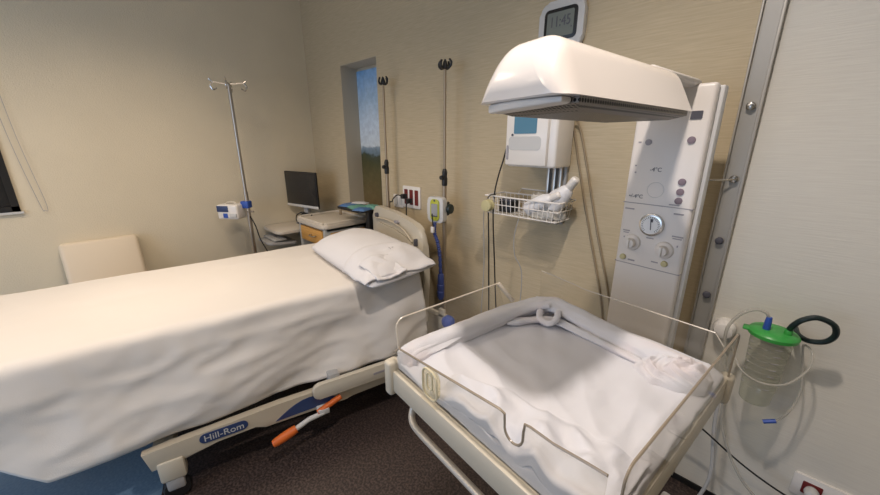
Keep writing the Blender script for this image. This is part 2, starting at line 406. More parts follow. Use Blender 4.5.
# headboard
hb = []
HC = -.07
out = [(-.44, .42), (-.445, .80)]
for k in range(9): a = R(180 - 90 * k / 8); out.append((-.33 + .115 * math.cos(a), 1.025 + .09 * math.sin(a)))
out += [(0, 1.118), (.20, 1.100)]
for k in range(9): a = R(80 - 80 * k / 8); out.append((.27 + .14 * math.cos(a), .96 + .13 * math.sin(a)))
out += [(.425, .75), (.40, .42)]
o = obj('headboard', xzplate(B(), [(x + HC, z) for x, z in out], .005, .05, .014), 'cream', bed)
o.location = (.03, -.062, 0)
obj('headboard_panel', xzplate(B(), [(x * .80 + HC, .44 + (z - .42) * .80) for x, z in out], -.012, .006, .012), 'cream', o)
slot = rrect(.50, .045, .022, cx=HC - .02, cy=1.045)
obj('grip_slot', xzplate(B(), rrect(.04, .035, .015, cx=HC - .33, cy=1.045), -.014, .008), 'ink', o, label='dark grip opening'); obj('grip_shadow_line', tube(B(), spline([(HC - .36, -.012, 1.02), (HC - .1, -.012, 1.045), (HC + .15, -.012, 1.03), (HC + .30, -.012, .97)], 6), .007, 6), 'bedframe', o)  # darker strip stands in for the thin shadow line between the grip openings
obj('grip_slot', xzplate(B(), rrect(.022, .05, .010, cx=HC + .335, cy=.975), -.014, .008), 'ink', o)
obj('badge', xzplate(B(), rrect(.05, .018, .008, cx=HC + .05, cy=1.06), -.016, .006), 'greyink', o)
# frame
def side_rail(xs):
    pts = [(-1.56, .30), (-1.54, .20), (-1.44, .20), (-1.28, .235), (-1.12, .245), (-1.08, .215), (-.66, .205), (-.62, .225), (-.1, .225), (-.1, .33), (-1.0, .325), (-1.45, .305)]
    return prism(B(), pts, lambda v, z: (xs - .02, v, z), lambda v, z: (xs + .02, v, z), .006)
fr = obj('side_frame', side_rail(.54), 'bedframe', bed); obj('side_frame', side_rail(-.46), 'bedframe', bed)
def fit(sx):   # rail badge: a flat pill with the maker's name
    return prism(B(), [(v, z) for v, z in rrect(.20, .05, .025, cx=-1.25, cy=.278)], lambda v, z: (.559, v, z), lambda v, z: (.564, v, z))
bd = obj('badge', fit(0), 'bluedk', fr, label='dark blue rounded badge with white lettering')
text('lettering', 'Hill-Rom', .046, 'lgrey', bed, (.565, -1.25, .277), (R(90), 0, R(90)))
ar = [(-1.03 + .34 * k / 10, .230 + .075 * math.sin(math.pi * k / 10)) for k in range(11)]
obj('decal', prism(B(), ar, lambda v, z: (.559, v, z), lambda v, z: (.563, v, z)), 'bluedk', fr, label='blue half-oval decal')
obj('cross_frame', bx(-.44, .53, -1.53, -1.45, .22, .29, .01), 'bedframe', bed); obj('cross_frame', bx(-.44, .53, -.25, -.15, .25, .32, .01), 'bedframe', bed)
bm = bx(-.40, .40, -2.05, -.1, .36, .44, .01); bx(-.36, .36, -1.9, -.2, .44, .615, .01, bm=bm)
obj('deck', bm, 'grey', bed)
obj('footboard', xzplate(B(), rrect(.86, .42, .08, cx=0, cy=.50), -2.34, -2.30, .01), 'cream', bed)
# folded-down side rail near the head
out = rrect(.66, .085, .03, cx=-.51, cy=.335)
sr = obj('guard_rail', prism(B(), out, lambda v, z: (.565, v, z), lambda v, z: (.595, v, z), .008), 'cream', bed)
obj('label_strip', prism(B(), rrect(.22, .012, .004, cx=-.40, cy=.335), lambda v, z: (.594, v, z), lambda v, z: (.597, v, z)), 'greyink', sr)
obj('guard_arm', bx(.40, .57, -.75, -.69, .33, .40, .008), 'grey', bed)
for u in (-.40, .535):
    for v in (-1.47, -.18):
        lg = obj('leg', bx(u - .035, u + .035, v - .05, v + .05, .12, .23, .012), 'cream', bed)
        obj('caster_fork', bx(u - .03, u + .03, v - .035, v + .035, .06, .13, .01), 'grey', lg)
        obj('wheel', lathe(B(), [(.02, -.02), (.05, -.018), (.055, -.01), (.055, .01), (.05, .018), (.02, .02)], (u, v, .055), 'X'), 'black', lg)
lv = obj('brake_pedal', tube(B(), [(.60, -.80, .21), (.605, -.88, .205), (.615, -.95, .185)], .013, 10), 'lgrey', bed)
obj('pedal_grip', tube(B(), spline([(.615, -.945, .187), (.62, -1.0, .172), (.623, -1.06, .155)], 6), .022, 12, rf=lambda t: .014 + .010 * math.sin(math.pi * min(1, .12 + t * .85)) ** .5), 'orange', lv, label='orange rubber pedal grip')
obj('pedal_grip', tube(B(), [(.595, -.83, .218), (.585, -.70, .26)], .016, 12), 'orange', lv, label='orange rubber pedal grip')
obj('pedal_pivot', bx(.555, .61, -.83, -.77, .20, .235, .006), 'lgrey', lv)

# sheet over the bed
def v0_(j): return -2.62 + 2.47 * j
def sheet_fn(i, j):
    HW = .455; D = .515 - min(.30, .9 * max(0, -1.84 - v0_(j)))
    s = -HW - D + (2 * HW + 2 * D) * i            # across, cloth length
    v0, v1 = -2.62, -.15
    v = v0 + (v1 - v0) * j
    du = max(0, abs(s) - HW); dv = max(0, -2.27 - v)
    sgn = 1 if s > 0 else -1
    r = .040
    # round over the edges
    def over(d):
        L = r * math.pi / 2
        if d < L: a = d / r; return r * math.sin(a), r * (1 - math.cos(a))
        return r, r + (d - L)
    ou, zu = over(du) if du > 0 else (0, 0); ov, zv = over(dv) if dv > 0 else (0, 0)
    uu = max(-HW, min(HW, s)) * (1 - .0) ; uu = uu + sgn * (ou - .04)*(1 if du>0 else 0) if du > 0 else uu * (HW - .04 + .04) / HW
    if du > 0: uu = sgn * (HW + ou)
    vv = max(-2.27, v) - (ov if dv > 0 else 0)
    drop = (zu ** 2.6 + zv ** 2.6) ** (1 / 2.6)
    k = min(1, drop / .45)
    # hem a little longer towards the foot
    if du > 0: drop *= 1 + .02 * math.sin(v * 3)
    z = ztop(v) + .012 - drop
    if du > 0 and sgn > 0:
        f = .030 * nz(v * 1.8 + drop * 2.6, drop * 2.6, 3) + .008 * (1 - 3 * abs(nz(v * 1.6 + drop * 3.4, drop * 4.4 - v * .6, 15))) * min(1, drop * 9) + .013 * math.sin(5 * v + 9 * drop + 2 * nz(v, drop, 1)) * k
        f += .014 * nz(v * 4 + drop * 7, drop * 6, 9) * k + .006 * (1 - 3 * abs(nz(v * 4 + drop * 6, drop * 8 - v, 5))) * min(1, drop * 6) + .003 * nz(v * 14, drop * 20, 2)
        f += .030 * sm(-.75, -.4, v) * math.sin(18 * v + 1.0 + 3 * drop) * k * .5
        uu += f + .03 * k
        vv += .04 * k * sm(-1.0, -.36, v)
    elif du > 0: uu += sgn * (.02 * k + .01 * nz(v * 3, drop * 3))
    if dv > 0: vv -= .05 * k + .02 * nz(s * 4, drop * 3, 5) * k
    # top: soft creases
    z += (.006 * nz(s * 3, v * 2, 2) + .0035 * nz(s * 9 + v * 2, v * 5, 7)) * (1 - min(1, drop * 20))
    return (uu, vv, z)
sh = obj('bed_sheet', grid(B(), sheet_fn, 130, 200), 'linen', None, angle=180)
sh.location = BO; sh.rotation_euler = (0, 0, BR); solid(sh, .003, 1)
tag(sh, 'plain white sheet spread over the hospital bed and hanging down its side', 'bed sheet')
# under sheet corner on the mattress at the head
def under_fn(i, j):
    s = -.44 + 1.04 * i + .0; v = -.52 + .37 * j
    HW = .455; du = max(0, s - HW)
    r = .04
    if du <= 0: return (s, v, ztop(v) - .004 + .004 * nz(s * 9, v * 9))
    a = min(math.pi / 2, du / r); ex = max(0, du - r * math.pi / 2)
    return (HW + r * math.sin(a) * .6 + .008 * nz(v * 14, ex * 6), v, ztop(v) - .004 - r * (1 - math.cos(a)) - ex * 1.9 * (1 - .25 * j))
us = obj('fitted_sheet', grid(B(), under_fn, 50, 24), 'linen', bed, angle=180); solid(us, .003, 1)

# pillow
PW, PH = .92, .46
def ptop(x, y, side=1):
    a, b = x / (PW / 2), y / (PH / 2)
    k = max(0, 1 - abs(a) ** 3.0) ** .6 * max(0, 1 - abs(b) ** 2.6) ** .65
    k *= 1 - .35 * sm(.15, .9, a)
    return side * (.125 if side > 0 else .03) * k + .006 * nz(x * 7, y * 9, side) * k
def pillow():
    bm = B(); N = 44
    def f(side):
        def g(i, j):
            x, y = (2 * i - 1) * PW / 2, (2 * j - 1) * PH / 2
            z = ptop(x, y, side); a, b = 2 * i - 1, 2 * j - 1
            return (x * (1 - .05 * abs(b) ** 4), y * (1 - .06 * abs(a) ** 4), z)
        return g
    grid(bm, f(1), N, N); grid(bm, f(-1), N, N)
    bmesh.ops.remove_doubles(bm, verts=bm.verts, dist=.002)
    return bm
pl = thing('pillow', 'white pillow in a pale cotton case lying at the head of the bed', 'pillow', (0, 0, 0))
PLM = Matrix.Translation(Vector(BO)) @ Matrix.Rotation(BR, 4, 'Z') @ Matrix.Translation((.175, -.35, .905)) @ Matrix.Rotation(R(7), 4, 'Z') @ Matrix.Rotation(R(5), 4, 'X') @ Matrix.Rotation(R(1), 4, 'Y')
pl.matrix_world = PLM
obj('pillow_body', pillow(), 'case', pl, angle=180)
# loose open end of the case, folded back over the pillow's right end
def fold_fn(i, j):
    x = .20 + .27 * i - .05 * (1 - j); y = -.235 + .42 * j
    z = ptop(x, y) * (1 if x < .40 else 1) + .010 + .006 * math.sin(i * 9 + j * 5) + .010 * nz(i * 3, j * 5, 8)
    if i < .08: z -= .008 * (1 - i / .08)
    return (x, y, z)
ff = obj('case_fold', grid(B(), fold_fn, 40, 44), 'case', pl, angle=180); solid(ff, .010, 1)
def flap_fn(i, j):
    x = .28 + .17 * i + .02 * j; y = -.195 + .17 * j + .02 * i
    z = ptop(min(x, .44), y) + .026 + .010 * math.sin(j * 4 + i * 3) - .01 * i * i + .008 * nz(i * 4, j * 4, 3)
    return (x, y, z)
fl = obj('case_flap', grid(B(), flap_fn, 26, 26), 'case', pl, angle=180); solid(fl, .010, 0)
for k in range(5): obj('laundry_mark', box(B(), (.255 + .012 * k, .04 + .004 * math.sin(k * 2), ptop(.255 + .012 * k, .04) + .020), (.007, .010, .001)), 'greyink', pl, False, label='small grey printed mark')
for k in range(7): obj('laundry_mark', box(B(), (.25 + .013 * k, .02, ptop(.25 + .013 * k, .02) + .020), (.009, .004, .001)), 'greyink', pl, False, label='small grey printed mark')

# ------------------------------------------------------------------ IV poles at the bed head
def hook_head(bm, z, s=1):
    lathe(bm, [(.006 * s, z - .03 * s), (.016 * s, z - .02 * s), (.02 * s, z), (.012 * s, z + .03 * s), (.004 * s, z + .05 * s)], (0, 0, 0), seg=12)
    for k in range(2):
        q = 1 if k else -1
        tube(bm, spline([(0, 0, z - .01), (q * .025 * s, 0, z - .02 * s), (q * .045 * s, 0, z - .005 * s), (q * .05 * s, 0, z + .022 * s), (q * .036 * s, 0, z + .045 * s)], 5), .0075 * s, 8)
    for k in range(2):
        q = 1 if k else -1
        tube(bm, spline([(0, 0, z - .01), (0, q * .025 * s, z - .02 * s), (0, q * .045 * s, z), (0, q * .036 * s, z + .04 * s)], 5), .0075 * s, 8)
    return bm
def bed_pole(x, y, top, joint, label, rz=0, group=None):
    t = thing('iv_pole', label, 'iv pole', (x, y, 0), rz, group)
    bm = B(); cyl(bm, (0, 0, .05), (0, 0, joint), .0135, 14); cyl(bm, (0, 0, joint), (0, 0, top - .03), .0085, 12)
    obj('pole', bm, 'polemetal', t)
    hk = hook_head(B(), 0, 1.0); bmesh.ops.scale(hk, vec=(1.0, .8, .72), verts=hk.verts); bmesh.ops.translate(hk, vec=(0, 0, top - .03), verts=hk.verts)
    obj('hook_head', hk, 'black', t, label='black hooks')
    bm = B(); lathe(bm, [(.012, joint - .055), (.018, joint - .05), (.019, joint - .01), (.015, joint + .005), (.018, joint + .03), (.012, joint + .05), (.008, joint + .055)], seg=14)
    lathe(bm, [(.004, -.038), (.013, -.036), (.015, -.02), (.008, -.012)], (0, 0, joint), 'Y', seg=12)
    obj('locking_collar', bm, 'black', t)
    bm = B()
    for k in range(4): a = k * math.pi / 2 + .4; tube(bm, [(0, 0, .075), (.07 * math.cos(a), .07 * math.sin(a), .05)], .011, 8)
    obj('base', bm, 'grey', t)
    for k in range(4):
        a = k * math.pi / 2 + .4; c = (.07 * math.cos(a), .07 * math.sin(a), .022)
        obj('caster', lathe(B(), [(.008, -.01), (.02, -.009), (.022, 0), (.02, .009), (.008, .01)], c, 'Y', seg=12), 'black', t)
    return t
bed_pole(-2.235, 1.69, 2.045, 1.42, 'thin steel iv pole with black hooks, in front of the wall niche')
bed_pole(-1.585, 1.655, 2.06, 1.385, 'thin steel iv pole with black hooks, holding the yellow handheld device')
# yellow handheld device on the second pole
t = thing('handheld_pump', 'white and lime yellow handheld pump with grey screen clamped on the pole', 'medical device', (-1.585, 1.655, 1.12), R(8))
obj('body', xzplate(B(), rrect(.125, .165, .022, cx=-.03, cy=.06), -.062, -.018, .006), 'lgrey', t)
obj('bumper', xzplate(B(), rrect(.068, .140, .022, cx=-.03, cy=.06), -.070, -.061, .003), 'lime', t, label='lime yellow front bumper')
obj('screen', xzplate(B(), rrect(.048, .078, .006, cx=-.03, cy=.062), -.0735, -.069), 'phone', t, label='grey lit screen')
obj('speaker_bar', xzplate(B(), rrect(.05, .008, .003, cx=-.03, cy=.022), -.0735, -.069), 'ink', t)
obj('button', lathe(B(), [(.003, -.0735), (.007, -.072), (.007, -.069)], (-.03, 0, .122), 'Y', seg=12), 'ink', t)
obj('clamp', bx(-.018, .03, -.035, .018, .02, .11, .006), 'black', t)
obj('clamp_knob', lathe(B(), [(.008, .02), (.03, .03), (.034, .04), (.03, .055), (.01, .058)], (0, 0, .065), 'X', seg=16), 'dkgreen', t)
obj('side_grip', bx(-.105, -.085, -.055, -.025, .02, .10, .006), 'lgrey', t)
# blue hose hanging from it
t = thing('breathing_hose', 'ribbed blue hose hanging beside the headboard on the pole', 'hose', (-1.565, 1.60, .5))
hp = spline([(-.035, -.02, .60), (-.038, -.02, .53), (-.01, -.02, .47), (.0, -.01, .38), (0, 0, .20), (0, .0, .10)], 14)
obj('hose', tube(B(), hp, .014, 12, rf=lambda q: .0115 + .0025 * math.sin(q * 150)), 'bluehose', t)
obj('coupling', lathe(B(), [(.016, .06), (.024, .08), (.025, .12), (.022, .124), (.025, .13), (.025, .17), (.021, .174), (.023, .18), (.02, .24), (.014, .25)], (0, 0, 0), seg=16), 'bluehose', t)
obj('white_tag', bx(-.045, -.022, -.05, -.035, .535, .575, .003), 'white', t, label='small white tag')
obj('strap', tube(B(), spline([(-.03, -.04, .57), (-.03, -.045, .62), (-.04, -.04, .66)], 5), .004, 6), 'black', t)
# bracket and blue suction knob low behind the bed
t = thing('pole_bracket', 'beige bed bracket with round blue knob low behind the headboard', 'bracket', (-1.43, 1.50, .30))
bm = bx(-.05, .0, -.012, .012, .0, .26, .006); bx(-.17, .03, -.012, .012, .20, .23, .006, bm=bm)
bx(-.10, .12, -.02, .02, -.02, .02, .006, bm=bm); bx(-.04, -.01, -.012, .012, -.3, 0, .004, bm=bm); bx(-.09, .04, -.05, .05, -.3, -.285, .004, bm=bm)
obj('bracket', bm, 'cream', t)
obj('knob', lathe(B(), [(.02, -.05), (.042, -.04), (.045, -.01), (.03, .012)], (.05, 0, .20), 'Y', seg=20), 'blue', t, label='round blue knob')
obj('knob_arm', bx(-.03, .05, -.005, .012, .185, .215, .003), 'steel', t)

# ------------------------------------------------------------------ IV stand beyond the bed + infusion pump
IX, IY = -3.28, .985
t = thing('iv_stand', 'chrome iv stand with four hooks standing against the left wall behind the bed', 'iv stand', (IX, IY, 0))
bm = B(); cyl(bm, (0, 0, .06), (0, 0, 1.2), .017, 14); cyl(bm, (0, 0, 1.2), (0, 0, 2.04), .013, 14)
obj('pole', bm, 'steel', t)
bm = B()
for k in range(4):
    a = R(65) + k * math.pi / 2; c, s = math.cos(a), math.sin(a)
    tube(bm, spline([(0, 0, 2.035), (c * .06, s * .06, 2.04), (c * .10, s * .10, 2.045), (c * .125, s * .125, 2.02), (c * .11, s * .11, 1.99), (c * .085, s * .085, 2.005)], 5), .0055, 8)
    tube(bm, spline([(c * .10, s * .10, 2.043), (c * .125, s * .125, 2.06), (c * .13, s * .13, 2.068)], 4), .005, 8)
obj('hooks', bm, 'chrome', t)
for k in range(5):
    a = k * 2 * math.pi / 5
    lg = obj('leg', tube(B(), [(0, 0, .09), (.2 * math.cos(a), .2 * math.sin(a), .06)], .014, 8), 'steel', t)
    obj('caster', lathe(B(), [(.01, -.011), (.026, -.01), (.028, 0), (.026, .01), (.01, .011)], (.2 * math.cos(a), .2 * math.sin(a), .028), 'Y', seg=12), 'black', lg)
t = thing('infusion_pump', 'white infusion pump with blue screen clamped on the chrome iv stand', 'infusion pump', (IX, IY, 1.0), R(38))
obj('housing', bx(-.215, -.03, -.10, .02, -.025, .10, .016, 3), 'white', t)
obj('screen', bx(-.21, -.11, -.1045, -.098, .04, .09, .002), 'bluedk', t)
obj('keypad', bx(-.16, -.12, -.1045, -.098, -.01, .028, .002), 'blue', t)
obj('syringe_clamp', bx(-.10, -.04, -.108, -.095, -.005, .028, .005), 'lgrey', t)
obj('handle', tube(B(), spline([(-.17, -.04, .085), (-.15, -.04, .11), (-.09, -.04, .115), (-.06, -.04, .085)], 5), .007, 8), 'cream', t)
obj('clamp', bx(-.045, .025, -.03, .03, .06, .12, .008), 'blue', t, label='dark blue pole clamp')
obj('clamp_screw', tube(B(), [(0, -.02, .03), (.07, -.03, .035)], .007, 8), 'chrome', t)
t = thing('cable', 'black cable hanging beside the chrome iv stand', 'cord', (IX, IY, 1.0))
obj('cord', tube(B(), spline([(.025, .0, -.01), (.03, .03, -.1), (.04, .05, -.22), (.06, .10, -.38), (.08, .12, -.55), (.06, .14, -.9), (.12, .2, -.995)], 8), .0055, 6), 'black', t)

# ------------------------------------------------------------------ recliner
t = thing('recliner', 'cream leatherette reclining armchair standing against the left wall beyond the bed', 'armchair', (-3.15, .03, 0), 0)
def slabxz(bm, p, q, th, y0, y1, bev=.03):
    d = (Vector((q[0], 0, q[1])) - Vector((p[0], 0, p[1]))); n = Vector((-d.z, 0, d.x)).normalized() * th
    t_ = bmesh.new()
    pts = [Vector((p[0], 0, p[1])), Vector((q[0], 0, q[1])), Vector((q[0], 0, q[1])) + n, Vector((p[0], 0, p[1])) + n]
    a = [t_.verts.new((v.x, y0, v.z)) for v in pts]; b = [t_.verts.new((v.x, y1, v.z)) for v in pts]
    t_.faces.new(a[::-1]); t_.faces.new(b)
    for i in range(4): t_.faces.new((a[i], a[(i + 1) % 4], b[(i + 1) % 4], b[i]))
    bmesh.ops.bevel(t_, geom=t_.edges[:], offset=bev, segments=3, profile=.5, affect='EDGES')
    return join(bm, t_)
obj('backrest', slabxz(B(), (-.22, .50), (-.36, .93), .10, -.215, .215), 'upholstery', t)
obj('seat', bx(-.26, .28, -.235, .235, .36, .50, .03, 3), 'upholstery', t)
obj('footrest', slabxz(B(), (.30, .18), (.27, .40), .05, -.2, .2, .02), 'upholstery', t)
obj('base_frame', bx(-.22, .22, -.2, .2, .10, .36, .01), 'grey', t)
for u in (-.2, .2):
    for v in (-.17, .17): obj('leg', cyl(B(), (u, v, 0), (u, v, .11), .018, 10), 'steel', t)

# ------------------------------------------------------------------ bedside cabinet
CX0, CX1, CY0, CY1 = -3.14, -2.66, 1.35, 1.755
t = thing('bedside_cabinet', 'bedside cabinet with cream moulded top and orange wood drawer in the corner', 'cabinet', ((CX0 + CX1) / 2, (CY0 + CY1) / 2, 0))
hw, hd = (CX1 - CX0) / 2, (CY1 - CY0) / 2
tp = B(); prism(tp, rrect(2 * hw + .04, 2 * hd + .04, .05), lambda x, y: (x, y, .91), lambda x, y: (x, y, .945), .006)
top = obj('top', tp, 'ctop', t)
bm = B()
ol = spline([(x, y, .951) for x, y in rrect(2 * hw + .0, 2 * hd + .0, .05, 3)], 2, True); tube(bm, ol, .011, 8, True)
obj('rim', bm, 'ctop', top)
bm = bx(-hw, hw, -hd + .02, hd, .15, .62, .006); bx(-hw, hw, -hd + .02, hd, .885, .91, bm=bm); bx(-hw, -hw + .035, -hd, hd, .6, .91, .004, bm=bm); bx(hw - .035, hw, -hd, hd, .6, .91, .004, bm=bm); bx(-hw, hw, hd - .03, hd, .6, .91, bm=bm)
obj('body', bm, 'cbody', t)
d = obj('drawer', bx(-hw + .04, hw - .045, -hd - .005, hd - .05, .755, .882, .004), 'wood', t, label='orange wood drawer front')
obj('handle', tube(B(), spline([(.0, -hd - .005, .83), (.01, -hd - .03, .825), (.08, -hd - .03, .825), (.09, -hd - .005, .83)], 4), .006, 8), 'steel', d)
obj('side_panel', bx(hw - .002, hw + .008, -hd + .05, hd - .02, .66, .872, .003), 'wood', t, label='orange wood side panel')
obj('door', bx(-hw + .04, hw - .045, -hd + .005, -hd + .022, .2, .6, .003), 'wood', t)
obj('shelf_item', bx(-.12, .10, -.12, .1, .62, .70, .02), 'cbody', t)
for u in (-hw + .04, hw - .04):
    for v in (-hd + .04, hd - .04): lg = obj('leg', cyl(B(), (u, v, .04), (u, v, .16), .015, 10), 'steel', t); obj('caster', lathe(B(), [(.01, -.011), (.026, -.01), (.028, 0), (.026, .01), (.01, .011)], (u, v, .028), 'Y', seg=12), 'black', lg)

# small objects on the cabinet back edge
t = thing('small_bottle', 'small brown bottle standing at the back of the bedside cabinet', 'bottle', (-2.98, 1.69, .945))
obj('bottle_body', lathe(B(), [(.012, 0), (.014, .004), (.014, .05), (.007, .062), (.007, .07)], seg=14), 'tan', t); obj('cap', lathe(B(), [(.009, .07), (.009, .085), (.006, .087)], seg=12), 'ink', t)

# overbed table with keyboard shelf
t = thing('computer_desk', 'narrow grey computer desk with keyboard tray in the corner beside the cabinet', 'desk', (-3.37, 1.42, 0))
prt = obj('desk_top', prism(B(), rrect(.40, .50, .06), lambda x, y: (x, y, .80), lambda x, y: (x, y, .825), .005), 'ctop', t)
obj('keyboard_tray', prism(B(), rrect(.30, .26, .04), lambda x, y: (x + .02, y - .20, .70 - y * .1), lambda x, y: (x + .02, y - .20, .72 - y * .1), .004), 'grey', t)
obj('column', bx(-.04, .04, .05, .14, .04, .80, .008), 'grey', t)
obj('base', bx(-.17, .17, -.2, .2, 0, .04, .01), 'grey', t)
t2 = thing('keyboard', 'grey keyboard lying on the desk tray in the corner', 'keyboard', (-3.35, 1.20, .735), 0)
kb = obj('keyboard_case', bx(-.13, .13, -.055, .055, 0, .015, .004), 'cbody', t2)
bm = B()
for i in range(12):
    for j in range(4): box(bm, (-.11 + .02 * i, -.035 + .023 * j, .0175), (.016, .018, .006), .001, 1)
obj('keys', bm, 'grey', t2)['kind'] = 'stuff'
t = thing('computer_monitor', 'black flat computer monitor with thin light bezel in the room corner', 'monitor', (-3.31, 1.52, .83), R(12))
obj('bezel', bx(-.245, .215, -.035, -.015, .17, .505, .004), 'black', t)
obj('screen', bx(-.237, .207, -.0375, -.03, .197, .498, .002), 'screen', t); obj('chin', bx(-.245, .215, -.039, -.03, .168, .192, .003), 'lgrey', t, label='light grey strip along the bottom')
obj('stand', bx(-.04, .02, -.01, .03, .0, .25, .006), 'grey', t); obj('foot', bx(-.11, .09, -.06, .07, 0, .012, .004), 'grey', t)
t = thing('cable_bundle', 'loose black cables bunched under the computer monitor', 'cables', (-3.25, 1.47, .826))
bm = B()
for k in range(5):
    tube(bm, spline([(-.06 + .05 * k, .0, .13), (-.08 + .05 * k, -.05, .10 - .01 * k), (-.02 + .04 * k, -.08, .05), (.03 * k, -.04, .008)], 6), .005, 6)
obj('cables', bm, 'black', t)
for k in range(3): obj('connector', bx(-.02 + .045 * k, .01 + .045 * k, -.03, 0, .10, .135, .003), 'black', t)

# ------------------------------------------------------------------ black table with packs at the niche
TX, TY = -2.62, 1.665
t = thing('side_table', 'black side table under the wall niche, covered with wrapped packs', 'table', (TX, TY, 0))
obj('tabletop', prism(B(), rrect(.38, .22, .03), lambda x, y: (x, y, 1.045), lambda x, y: (x, y, 1.065), .004), 'black', t)
obj('apron', bx(.12, .17, -.02, .09, .80, 1.045, .006), 'black', t)
for u in (.02, .15):
    for v in (.05, .08) if u > .1 else (.085,): obj('leg', cyl(B(), (u, v, 0), (u, v, 1.045), .012, 8), 'black', t)
def pack(name, x, y, z, sx, sy, sz, rz, m, label, group, tip=None):
    bm = B()
    def g(s):
        def f(i, j):
            a, b = 2 * i - 1, 2 * j - 1; k = (1 - abs(a) ** 4) ** .5 * (1 - abs(b) ** 4) ** .5
            return (a * sx / 2, b * sy / 2, (sz if s > 0 else 0) * k + (.006 * nz(a * 2 + x * 9, b * 2 + y * 7) * k if s > 0 else 0) + .0005)
        return f
    grid(bm, g(1), 14, 14); grid(bm, g(-1), 14, 14); bmesh.ops.remove_doubles(bm, verts=bm.verts, dist=.0006)
    o = obj(name, bm, m, None, angle=60); o.location = (x, y, z); o.rotation_euler = (0, 0, R(rz))
    return tag(o, label, 'pack', group)
G = 'wrapped packs on the black table'
pack('medical_pack', -2.71, 1.65, 1.067, .16, .16, .020, 15, 'bluepack', 'blue wrapped pack at the left end of the black side table', G)
pack('medical_pack', -2.585, 1.64, 1.067, .14, .16, .020, -10, 'tealpack', 'green wrapped pack in the middle of the black side table', G)
pack('medical_pack', -2.47, 1.60, 1.067, .12, .12, .018, 20, 'bluepack', 'blue wrapped pack beside the headboard on the side table', G)
pack('medical_pack', -2.48, 1.71, 1.067, .14, .09, .028, 5, 'tealpack', 'green wrapped pack at the back of the side table by the iv pole', G)
pack('medical_pack', -2.65, 1.70, 1.089, .15, .07, .012, 25, 'lgrey', 'thin pale grey wrapped pack lying across the blue one on the side table', G)

# ------------------------------------------------------------------ wall sockets at the bed head
def outlet(name, x, z, w_, h_, label, holes, m='red', hw_=.022, hh=.075):
    t = thing(name, label, 'wall socket', (x, WY, z))
    obj('plate', xzplate(B(), rrect(w_, h_, .006), -.010, 0, .002), 'white', t)
    for hx in holes: obj('socket', xzplate(B(), rrect(hw_, hh, .004, cx=hx), -.013, -.009), m, t, label='dark red socket insert' if m == 'red' else None)
    return t
outlet('wall_socket', -2.055, 1.195, .20, .165, 'white wall plate with three dark red sockets above the headboard', (-.06, 0, .06), hw_=.038, hh=.115)
outlet('wall_socket', -2.215, 1.15, .12, .10, 'plain white double wall socket left of the red sockets, behind the headboard', (-.03, .03), 'lgrey', .035, .06)
def plug_cord(label, px, pz, pts):
    t = thing('cable', label, 'cable', (px, WY - .013, pz))
    obj('plug', bx(-.016, .016, -.045, 0, -.018, .018, .005), 'black', t)
    obj('cord', tube(B(), spline(pts, 8), .005, 6), 'black', t)
plug_cord('black cord arching left from the red wall sockets', -2.115, 1.20, [(0, -.04, 0), (-.03, -.06, .01), (-.07, -.07, -.02), (-.10, -.06, -.05), (-.14, -.05, -.06), (-.15, -.045, -.15), (-.15, -.04, -.6)])
plug_cord('black cord hanging straight down from the middle red wall socket', -2.055, 1.17, [(0, -.04, -.01), (.0, -.05, -.05), (.0, -.05, -.3), (0, -.04, -.7)])
# lower right socket
t = outlet('wall_socket', .345, .29, .20, .10, 'white wall plate with red sockets low on the wall at lower right', (-.045, .045), hw_=.055, hh=.055)
t = thing('power_plug', 'grey plug with thin dark cable in the lower right red socket', 'plug', (.30, WY - .013, .29))
obj('plug_body', lathe(B(), [(.012, -.045), (.020, -.04), (.022, -.012), (.018, 0)], (0, 0, 0), 'Y', seg=18), 'lgrey', t)
obj('cable', tube(B(), spline([(0, -.04, 0), (-.03, -.07, -.02), (-.10, -.09, .0), (-.22, -.10, .05), (-.38, -.12, .15), (-.5, -.14, .2)], 8), .004, 6), 'black', t)

# ------------------------------------------------------------------ wall clock
t = thing('wall_clock', 'silver grey digital wall clock with black rimmed display above the warmer hood', 'clock', (-.925, WY, 2.13))
obj('case', xzplate(B(), rrect(.225, .215, .05), -.035, 0, .012), 'lgrey', t)
obj('bezel', xzplate(B(), rrect(.165, .135, .02, cy=.005), -.038, -.034, .002), 'black', t)
obj('display', xzplate(B(), rrect(.135, .105, .008, cy=.005), -.040, -.037), 'lcd', t)
text('digits', '11:45', .062, 'ink', t, (0, -.0405, .015), (R(90), 0, 0), sx=.78)
text('digits', '.', .06, 'ink', t, (.058, -.0405, .0), (R(90), 0, 0))

# ------------------------------------------------------------------ patient monitor on the wall
t = thing('wall_monitor', 'boxy white patient monitor with small blue screen mounted on the wall behind the hood', 'medical monitor', (-.925, WY, 1.5))
y0 = -.21
obj('housing', bx(-.155, .115, y0 + .02, -.02, -.02, .27, .012, 3), 'white', t)
obj('front_panel', bx(-.155, .075, y0, y0 + .03, -.012, .265, .008), 'white', t)
obj('screen', xzplate(B(), rrect(.125, .10, .006, cx=-.045, cy=.19), y0 - .002, y0 + .004), 'lcdblue', t, label='lit blue screen')
obj('grab_recess', xzplate(B(), rrect(.18, .065, .02, cx=-.045, cy=.095), y0 - .0015, y0 + .004), 'lgrey', t)
obj('power_button', lathe(B(), [(.002, y0 - .004), (.006, y0 - .003), (.006, y0)], (-.115, 0, .135), 'Y', seg=12), 'ink', t)
obj('socket_row', xzplate(B(), rrect(.012, .07, .004, cx=-.14, cy=.05), y0 - .002, y0 + .002), 'greyink', t)
bm = bx(.0, .018, -.05, -.02, -.32, -.01, .003); bx(.035, .053, -.05, -.02, -.32, -.01, .003, bm=bm); bx(.07, .085, -.05, -.02, -.32, -.01, .003, bm=bm)
obj('mount_rail', bm, 'steel', t)
